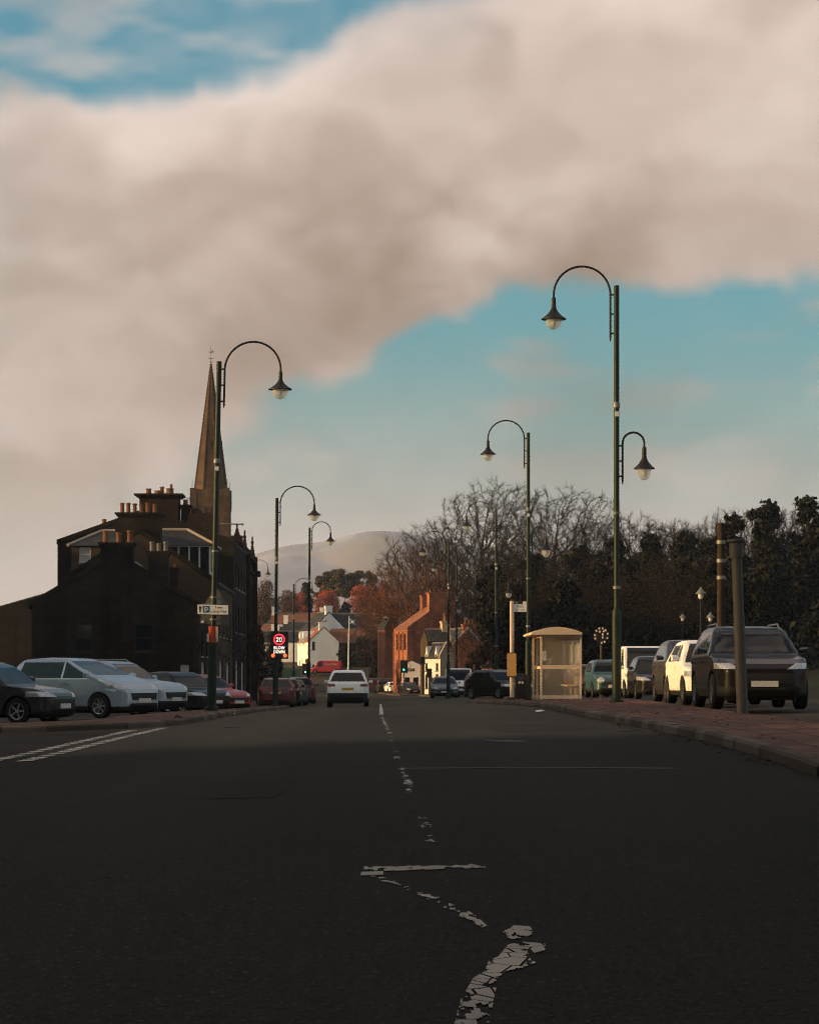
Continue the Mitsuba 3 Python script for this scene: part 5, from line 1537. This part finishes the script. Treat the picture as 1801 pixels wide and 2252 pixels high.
part(t, 'post', cyl(x, y + .05, EYE - .9, z - .3, .05, sides=10), 'brown_stone')

# round grey bollard post at the right edge, brown pole behind it
y = 41.0
t = thing('capped_post', 'grey round post with a broad cap at the right edge of the picture', 'post')
part(t, 'pole', tube([[by(1633, y), y, zl(0, 1578, y)], [by(1619, y), y, zl(0, 1200, y)]], [.095, .085], 18), 'post_grey')
part(t, 'cap', tube([[by(1620, y), y, zl(0, 1226, y)], [by(1618.8, y), y, zl(0, 1194, y)], [by(1618.6, y), y, zl(0, 1191, y)], [by(1618.4, y), y, zl(0, 1185, y)]], [.115, .115, .15, .15], 18), 'post_grey')
y = 70.0
t = thing('wooden_pole', 'tall brown wooden pole with grey straps behind the black car at right', 'pole')
part(t, 'pole', tube([[by(1584, y), y, zl(0, 1550, y)], [by(1586, y), y, zl(0, 1150, y)]], [.12, .10], 12), 'bark')
for py in (1192, 1233, 1270): part(t, 'strap', lathe([(.11, -.05), (.128, -.05), (.128, .05), (.11, .05), (.11, -.05)], (by(1585.7, y), y, zl(0, py, y)), 14), 'grey_metal')
# brick wall and railings at the far side of the junction
y = 345.0
t = thing('garden_wall', 'low reddish garden wall closing the street at the far junction', 'wall')
part(t, 'wall', box(by(772, y), by(880, y), y, y + .4, zl(0, 1522, y), zl(0, 1494, y)), 'red_sandstone', smooth=False)
part(t, 'coping', box(by(771, y), by(881, y), y - .06, y + .46, zl(0, 1494, y), zl(0, 1491, y)), 'skew_stone', smooth=False)
y = 334.0
t = thing('railing', 'dark iron railing in front of the garden wall at the junction', 'railing')
x0_, x1_ = by(814, y), by(858, y)
for k in range(12):
    xx = x0_ + (x1_ - x0_) * k / 11
    part(t, 'upright', cyl(xx, y, zl(0, 1523, y), zl(0, 1500, y), .03, sides=6), 'black_paint')
part(t, 'rail', box(x0_, x1_, y - .03, y + .03, zl(0, 1500, y), zl(0, 1499, y)), 'black_paint', smooth=False)
# small kerbside posts and boxes
for px, y, pt, pb, lab in ((944, 205, 1470, 1531, 'slim dark post with a sign beside the cream house'), (930, 240, 1444, 1529, 'dark double post left of the cream house')):
    t = thing('sign_post', lab, 'post')
    part(t, 'pole', cyl(by(px, y), y, zl(0, pb, y), zl(0, pt, y), .07, sides=10), 'black_paint')
    part(t, 'plate', box(by(px, y) - .22, by(px, y) + .22, y - .09, y - .07, zl(0, pt, y) - .75, zl(0, pt, y) - .02), 'black_paint', smooth=False)


# ---------------------------------------------------------------- trees
def seg_mesh(P0, P1, R0, R1, sides):
    """Many separate tapered sticks at once."""
    P0, P1, R0, R1 = map(np.asarray, (P0, P1, R0, R1))
    t = P1 - P0; t /= np.linalg.norm(t, axis=1, keepdims=True) + 1e-9
    ref = np.where(np.abs(t[:, 2:]) < .9, [0, 0, 1.0], [1.0, 0, 0])
    a = np.cross(t, ref); a /= np.linalg.norm(a, axis=1, keepdims=True) + 1e-9
    b = np.cross(t, a)
    an = np.arange(sides) * 2 * np.pi / sides
    d = np.cos(an)[None, :, None] * a[:, None] + np.sin(an)[None, :, None] * b[:, None]
    v = np.concatenate([P0[:, None] + d * R0[:, None, None], P1[:, None] + d * R1[:, None, None]], 1)
    n = len(P0)
    j = np.arange(sides); j2 = (j + 1) % sides
    f = np.concatenate([np.stack([j, j2, j2 + sides], 1), np.stack([j, j2 + sides, j + sides], 1)])
    f = (f[None] + (np.arange(n) * 2 * sides)[:, None, None]).reshape(-1, 3)
    return trimesh.Trimesh(v.reshape(-1, 3), f, process=False)


def bare_tree(seed, H, width=.72, clear=.18, n_att=3400, D=.42, twig=.021, lobes=10, ends=4):
    """Leafless tree grown towards points scattered through a lobed crown: (trunk with the main limbs, crown of branches and twigs)."""
    from scipy.spatial import cKDTree
    R = np.random.default_rng(seed)
    s = H / 20.0
    D *= s
    # the crown: a dome of several lobes
    rx, rz = H * width / 2, H * (1 - clear) / 2
    cz = H * clear + rz
    att = []
    for k in range(lobes):
        a = k * 2.4 + R.uniform(-.4, .4)
        f = R.uniform(.25, .95) if k else 1.0
        h_ = R.uniform(-.55, .75) if k else .8
        rr = rx * .58 * math.sqrt(max(0, 1 - h_ * h_)) * (f if k else 0)
        c = np.array([math.cos(a) * rr, math.sin(a) * rr, cz + h_ * rz * .62])
        rad = np.array([rx * .50, rx * .50, rz * .42]) * R.uniform(.75, 1.1)
        d = R.normal(size=(n_att // lobes, 3)); d /= np.linalg.norm(d, axis=1, keepdims=True)
        att.append(c + d * rad * R.uniform(.25, 1, (len(d), 1)) ** .45)
    att = np.concatenate(att)
    att = att[(att[:, 2] < H * .995) & (att[:, 2] > H * clear * .8)]
    P = [np.zeros(3)]; par = [-1]
    q = np.zeros(3); dd = np.array([0, 0, 1.0])
    while q[2] < H * clear:
        dd = dd + R.normal(size=3) * .06; dd[2] = max(dd[2], .9); dd /= np.linalg.norm(dd)
        q = q + dd * D; P.append(q.copy()); par.append(len(P) - 2)
    di, dk = 9 * D * 1.6, 1.75 * D
    alive = np.ones(len(att), bool)
    for it in range(90):
        tree = cKDTree(np.array(P))
        idx = np.where(alive)[0]
        if not len(idx): break
        dist, near = tree.query(att[idx])
        ok = dist < (di if it > 6 else 1e9)
        if not ok.any(): break
        acc = {}
        for i_, n_ in zip(idx[ok], near[ok]):
            v = att[i_] - P[n_]
            acc[n_] = acc.get(n_, 0) + v / (np.linalg.norm(v) + 1e-9)
        grew = 0
        for n_, v in acc.items():
            v = v / (np.linalg.norm(v) + 1e-9)
            pv = P[n_] - P[par[n_]] if par[n_] >= 0 else np.array([0, 0, D])
            v = v + .35 * pv / D + R.normal(size=3) * .16 + np.array([0, 0, .06])
            v /= np.linalg.norm(v)
            P.append(P[n_] + v * D); par.append(n_); grew += 1
        dist, _ = cKDTree(np.array(P)).query(att)
        alive &= dist > dk
        if len(P) > 9000: break
    P = np.array(P); par = np.array(par)
    n = len(P)
    kids = np.zeros(n, int); np.add.at(kids, par[1:], 1)
    ex = 2.35
    rad = np.zeros(n)
    r_ = np.where(kids == 0, twig ** ex, 0.0)
    for i in range(n - 1, 0, -1):
        r_[par[i]] += r_[i]
    rad = np.maximum(r_ ** (1 / ex), twig)
    rad *= min(1.0, H * .020 / rad[0]); rad = np.maximum(rad, twig)
    rad[0] *= 1.35; rad[1] *= 1.1
    i = np.arange(1, n)
    big = rad[i] > H * .0052
    A, B, RA, RB = P[par[i]], P[i], np.minimum(rad[par[i]], rad[i] * 1.6), rad[i]
    # fine twigs at the ends and along the thin branches
    thin = np.where(rad < twig * 2.2)[0]; thin = thin[thin > 0]
    T0, T1 = [], []
    for k in range(ends):
        b0 = P[thin]
        dirv = P[thin] - P[par[thin]]; dirv /= np.linalg.norm(dirv, axis=1, keepdims=True) + 1e-9
        v = dirv + R.normal(size=dirv.shape) * .55 + np.array([0, 0, .15])
        v /= np.linalg.norm(v, axis=1, keepdims=True)
        T0.append(b0); T1.append(b0 + v * D * R.uniform(.8, 2.0, (len(b0), 1)))
    T0, T1 = np.concatenate(T0), np.concatenate(T1)
    tr = seg_mesh(A[big], B[big], RA[big], RB[big], 7)
    sm = ~big
    cr = cat_([seg_mesh(A[sm], B[sm], RA[sm], RB[sm], 3), seg_mesh(T0, T1, np.full(len(T0), twig * .8), np.full(len(T0), twig * .45), 3)])
    return [mikit.ply(tr, smooth=True), mikit.ply(cr, smooth=False)], len(cr.faces)


def leaf_cloud(seed, blobs, n, size, flat=.6):
    """Leaf sized faces scattered through clumps; blobs: (x, y, z, rx, ry, rz)."""
    R = np.random.default_rng(seed)
    B = np.array(blobs, float)
    wgt = (B[:, 3] * B[:, 4] * B[:, 5]) ** .75; wgt /= wgt.sum()
    w = R.choice(len(B), n, p=wgt)
    d = R.normal(size=(n, 3)); d /= np.linalg.norm(d, axis=1, keepdims=True)
    rad = R.uniform(.25, 1.0, n) ** .5
    c = B[w, :3] + d * B[w, 3:] * rad[:, None] * (1 + .12 * R.normal(size=(n, 1)))
    a = R.normal(size=(n, 3)); a /= np.linalg.norm(a, axis=1, keepdims=True)
    b = np.cross(a, R.normal(size=(n, 3))); b /= np.linalg.norm(b, axis=1, keepdims=True)
    s_ = size * R.uniform(.6, 1.4, (n, 1))
    v = np.stack([c - a * s_, c + b * s_ * flat, c + a * s_, c - b * s_ * flat], 1).reshape(-1, 3)
    f = np.concatenate([[[0, 1, 2], [0, 2, 3]]])
    f = (f[None] + (np.arange(n) * 4)[:, None, None]).reshape(-1, 3)
    return trimesh.Trimesh(v, f, process=False)


PROTO = []
for sd, H, wd_, cl_ in ((11, 20, .80, .20), (23, 20, .92, .14), (35, 18, .66, .20), (47, 16, 1.0, .10)):
    P_, nf = bare_tree(sd, H, wd_, cl_)
    PROTO.append((P_, H))
# (pixel of the axis, pixel row of the top, distance, prototype, bark, label)
TREES = [
    (1072, 1030, 335, 0, 'bark', 'tallest bare tree, its round crown between the second and third right lamps'),
    (1000, 1108, 345, 1, 'bark', 'spreading bare tree just left of the tallest bare tree'),
    (945, 1165, 350, 1, 'bark_red', 'reddish bare tree above the red house, leaning to the left'),
    (900, 1205, 355, 3, 'bark_red', 'low reddish bare tree at the left end of the wood'),
    (868, 1262, 380, 3, 'bark_red', 'leftmost small reddish bare tree of the right wood'),
    (1228, 1046, 262, 0, 'bark_dark', 'upright bare tree between the second and the tallest right lamps'),
    (1150, 1142, 300, 3, 'bark_dark', 'bare tree filling the gap behind the second right lamp'),
    (1305, 1116, 262, 1, 'bark_dark', 'bare tree just left of the tallest lamp'),
    (1382, 1104, 255, 0, 'bark_dark', 'bare tree just right of the tallest lamp'),
    (1445, 1126, 250, 3, 'bark_dark', 'low bare tree behind the lower lantern of the tallest lamp'),
    (1500, 1124, 262, 2, 'bark_dark', 'thin bare tree above the white van'),
    (1560, 1118, 270, 0, 'bark_dark', 'bare tree showing through above the dark evergreens at right'),
    (1630, 1090, 260, 1, 'bark_dark', 'bare tree behind the dark evergreens at the right edge'),
    (1700, 1092, 240, 2, 'bark_dark', 'bare tree beyond the right edge of the wood'),
    (1770, 1080, 240, 0, 'bark_dark', 'last bare tree at the right end of the wood'),
    (1110, 1180, 290, 3, 'bark_dark', 'lower bare tree in front of the tallest one'),
    (1190, 1200, 205, 1, 'bark_dark', 'dark bare tree behind the bus shelter roof'),
    (1280, 1195, 200, 3, 'bark_dark', 'dark bare tree above the bell ornament'),
    (1420, 1190, 190, 1, 'bark_dark', 'dark bare tree behind the white van'),
    (1030, 1235, 312, 3, 'bark', 'bushy bare tree in front of the red stone house'),
    (945, 1225, 330, 2, 'bark_red', 'bare tree behind the chimney of the red house'),
    (1500, 1205, 180, 3, 'bark_dark', 'dark bare tree below the pale park lantern'),
]
for n_, (px, pt, y, pk, bark, lab) in enumerate(TREES):
    x = by(px, y)
    zb = float(zland(x, y)) - .3
    H = zl(0, pt, y) - zb
    (tk, cr), H0_ = PROTO[pk]
    k = H / H0_
    key = thing('bare_tree', lab, 'tree', 'bare trees of the right wood')
    wide = 1.0 if n_ else 1.05
    tw = T().translate([x, y, zb]).rotate([0, 0, 1], (n_ * 77) % 360).scale([k * wide, k * wide, k])
    part(key, 'trunk', tk, bark, to_world=tw)
    part(key, 'crown', cr, bark, to_world=tw)

# young street trees on the left and a few small ones by the houses
(st_, sc_), nf = bare_tree(77, 5.2, .8, .28, n_att=500, D=.7, twig=.008, lobes=5, ends=3)
for px, y, H, bark, lab in ((425, 104, 4.6, 'bark_dark', 'young street tree just left of the leaning lamp'), (515, 116, 4.4, 'bark_dark', 'young street tree right of the leaning lamp'), (566, 140, 4.8, 'bark_dark', 'young street tree left of the speed sign'),
                              (1050, 196, 6.2, 'bark', 'small bare tree behind the grey blue car'), (1082, 190, 4.6, 'bark_red', 'small reddish bare tree right of the grey blue car'), (880, 280, 4.2, 'bark_red', 'small reddish bare tree in front of the red house'),
                              (1010, 214, 5.6, 'bark_red', 'small reddish bare tree left of the timber shed'), (812, 360, 7.5, 'bark_red', 'bare shrub above the garden wall at the junction'), (790, 425, 7.0, 'bark_dark', 'bare dark tree beside the low outhouse')):
    x = by(px, y); zb = float(zland(x, y)) - .05
    key = thing('small_tree', lab, 'tree', None)
    k = H / 5.2
    tw = T().translate([x, y, zb]).rotate([0, 0, 1], px % 360).scale(k)
    part(key, 'trunk', st_, bark, to_world=tw); part(key, 'crown', sc_, bark, to_world=tw)


def evergreen(name, px, ptop, y, wpx, leaf, label, n=9000, size=.22, trunk_='bark_dark', bare=.15, seed=1, group=None, pbase=None):
    x = by(px, y)
    zb = (float(zland(x, y)) - .3) if pbase is None else zl(0, pbase, y)
    zt = zl(0, ptop, y)
    H, w = zt - zb, wpx / FPX * y / 2
    R = np.random.default_rng(seed)
    blobs = []
    nb = int(np.clip(9 * H * (1 - bare) / w, 16, 70))
    for k in range(nb):
        f = bare + (.94 - bare) * (k + R.uniform(0, 1)) / nb
        s_ = w * (1 - .70 * max(0, (f - .5) / .5) ** 1.6) * R.uniform(.34, .62)
        a = R.uniform(0, 6.28); rr = R.uniform(.15, .75) * (w - s_ * .5) * (1 - .6 * max(0, f - .5))
        blobs.append((x + math.cos(a) * rr, y + math.sin(a) * rr, zb + H * f - s_ * .2, s_, s_, s_ * R.uniform(.6, .95)))
    blobs.append((x, y, zt - w * .30, w * .35, w * .35, w * .30))
    key = thing(name, label, 'tree', group)
    part(key, 'trunk', tube([[x, y, zb - .5], [x + .1, y, zb + H * .5], [x, y, zt - w * .2]], [H * .02, H * .013, H * .004], 7), trunk_)
    part(key, 'crown', leaf_cloud(seed, blobs, n, size), leaf, smooth=False)
    return key


# dark evergreens on the right
for n_, (px, pt, y, w, lab) in enumerate(((1612, 1128, 205, 130, 'dark evergreen rising at the right edge of the picture'), (1560, 1185, 200, 110, 'dark evergreen left of the one at the right edge'), (1690, 1098, 200, 140, 'dark evergreen beyond the right edge'),
                                            (1776, 1090, 205, 150, 'last dark evergreen on the far right'), (1498, 1222, 196, 110, 'lower dark evergreen above the white hatchback'), (1240, 1268, 190, 130, 'dark holly mass behind the bus shelter'),
                                            (1130, 1285, 205, 120, 'dark holly mass behind the bus stop pole'), (1390, 1225, 200, 130, 'dark evergreen behind the white van'), (1315, 1235, 205, 120, 'dark evergreen behind the bell ornament'), (1445, 1240, 205, 110, 'dark evergreen between the van and the lanterns'), (1180, 1218, 215, 120, 'dark evergreen above the bus shelter'), (1275, 1196, 225, 130, 'tall dark evergreen left of the tallest lamp'), (1350, 1180, 225, 130, 'tall dark evergreen behind the tallest lamp'), (1430, 1172, 225, 130, 'tall dark evergreen right of the tallest lamp'), (1510, 1166, 222, 120, 'tall dark evergreen above the pale park lantern'), (1085, 1240, 230, 110, 'dark evergreen behind the third right lamp'))):
    evergreen('evergreen_tree', px, pt, y, w, 'leaf_dark', lab, n=15000, size=.23, seed=100 + n_, bare=.05, group='dark evergreens below the wood')
# undergrowth on the bank
R = np.random.default_rng(3)
bl = []
for k in range(130):
    x = R.uniform(13, 46); y = R.uniform(185, 330)
    if x < 12 + (y - 185) * .01: continue
    h = R.uniform(1.6, 4.2)
    bl.append((x, y, float(zland(x, y)) + h * .35, R.uniform(1.6, 3.6), R.uniform(1.6, 3.6), h))
solo('undergrowth', leaf_cloud(9, bl, 52000, .32), 'leaf_dark', 'dark tangled undergrowth covering the wooded bank', 'undergrowth', kind='stuff', smooth=False)
bl = []
for k in range(60):
    x = R.uniform(-34, -14); y = R.uniform(300, 420)
    h = R.uniform(1.5, 4.5)
    bl.append((x, y, float(zland(x, y)) + h * .4, R.uniform(1.5, 3), R.uniform(1.5, 3), h))

# unseen bare trees added at left to throw broken shade on the road
for n_, (x, y, pk, H) in enumerate(((-19, 29, 1, 15), (-24, 35, 0, 14), (-30, 43, 3, 12))):
    (tk, cr), H0_ = PROTO[pk]
    key = thing('bare_tree', ['unseen bare tree added beside the left tenement for its shade', 'second unseen bare tree added left of the side street for its shade', 'third unseen bare tree added left of the side street for its shade'][n_], 'tree')
    tw = T().translate([x, y, float(zland(x, y)) - .2]).rotate([0, 0, 1], n_ * 100).scale(H / H0_)
    part(key, 'trunk', tk, 'bark', to_world=tw); part(key, 'crown', cr, 'bark', to_world=tw)


def pine(px, pt, pb, y, w, label, seed):
    """Scots pine: a tall bare orange trunk under a few flat ragged clumps."""
    x = by(px, y); zb, zt = zl(0, pb, y), zl(0, pt, y)
    H, w = zt - zb, w / FPX * y / 2
    R = np.random.default_rng(seed)
    lean = R.normal() * .06
    P = lambda f: np.array([x + lean * H * f + .15 * math.sin(5 * f + seed), y, zb + H * f])
    key = thing('pine_tree', label, 'tree', 'tall pines above the cottages')
    lim, bl = [tube([P(f) for f in np.linspace(0, .97, 9)], np.linspace(H * .017, H * .004, 9), 7)], []
    for k in range(20):
        f = R.uniform(.46, .97); a = R.uniform(0, 6.28); r_ = w * R.uniform(.25, .95) * (1.15 - .75 * abs(f - .68))
        c = P(f) + [math.cos(a) * r_, math.sin(a) * r_, H * .02]
        lim.append(tube([P(f - .07), (P(f - .03) + c) / 2, c], [H * .006, H * .004, H * .002], 5))
        q = w * R.uniform(.26, .50)
        bl.append((*c, q, q, q * R.uniform(.5, .85)))
    part(key, 'trunk', cat_(lim), 'bark_pine')
    part(key, 'crown', leaf_cloud(seed, bl, 9000, .20), 'leaf_pine', smooth=False)


for n_, (px, pt, pb, y, w, lab) in enumerate(((706, 1266, 1350, 630, 36, 'pine at the left end of the pine group'), (722, 1262, 1350, 650, 36, 'second pine from the left of the pine group'), (738, 1256, 1350, 640, 46, 'tall pine with an orange trunk above the tall white chimney'),
                                               (757, 1264, 1350, 655, 40, 'pine in the middle of the pine group'), (774, 1256, 1350, 645, 50, 'tallest broad pine right of the middle of the pine group'), (793, 1260, 1352, 655, 46, 'dark pine at the right end of the pine group'))):
    pine(px, pt, pb, y, w, lab, 500 + n_)
for n_, (px, pt, pb, y, w, leaf, lab) in enumerate(((672, 1280, 1375, 610, 40, 'leaf_dark', 'narrow dark conifer left of the pine group'), (822, 1286, 1375, 640, 50, 'leaf_dark', 'dark conifer between the pines and the right wood'), (760, 1324, 1372, 560, 30, 'leaf_dark', 'small dark conifer behind the tall white chimney'))):
    evergreen('dark_conifer', px, pt, y, w, leaf, lab, n=9000, size=.24, bare=.05, seed=200 + n_, pbase=pb, group='far conifers')
for n_, (px, pt, pb, y, w, leaf, lab) in enumerate((
        (796, 1284, 1376, 590, 104, 'leaf_rust', 'rust red bare bushes catching the sun below the pines'), (722, 1296, 1374, 585, 84, 'leaf_rust', 'rust red bush left of the tall white chimney'), (842, 1284, 1392, 600, 80, 'leaf_rust', 'rust brown tree below the right wood'),
        (585, 1272, 1425, 560, 84, 'leaf_brown', 'brown leafless tree right of the gothic hall'), (632, 1296, 1425, 580, 84, 'leaf_brown', 'lower brown tree left of the cottages'), (660, 1300, 1400, 600, 64, 'leaf_rust', 'small rust tree behind the farthest left lamp'),
        (548, 1280, 1450, 520, 70, 'leaf_brown', 'brown tree close beside the gothic hall'))):
    evergreen('russet_tree', px, pt, y, w, leaf, lab, n=14000, size=.17, seed=300 + n_, pbase=pb, bare=.08, group='russet trees below the hill')
# dark hedge and garden at the left kerb beyond the hall
for n_, (px, pt, pb, y, w, lab) in enumerate(((600, 1400, 1520, 300, 50, 'dark hedge tree right of the gothic hall'), (570, 1372, 1520, 262, 36, 'dark hedge tree against the end of the gothic hall'), (800, 1400, 1482, 420, 70, 'dark garden tree right of the flagpole'), (832, 1405, 1500, 372, 44, 'dark shrub behind the garden wall'), (758, 1420, 1490, 405, 40, 'dark shrub behind the mail van'))):
    evergreen('garden_tree', px, pt, y, w, 'leaf_dark', lab, n=5000, size=.16, seed=400 + n_, pbase=pb, bare=.0, group='dark garden trees and shrubs')

# ---------------------------------------------------------------- air
scene['haze'] = {'type': 'cube', 'to_world': T().translate([0, 2160, 118]).scale([5200, 2340, 150]), 'bsdf': {'type': 'null'}, 'interior': {'type': 'ref', 'id': 'haze_air'}}
labels['haze'] = {'label': 'thin pale haze lying over the town and the hill', 'category': 'haze', 'kind': 'stuff'}
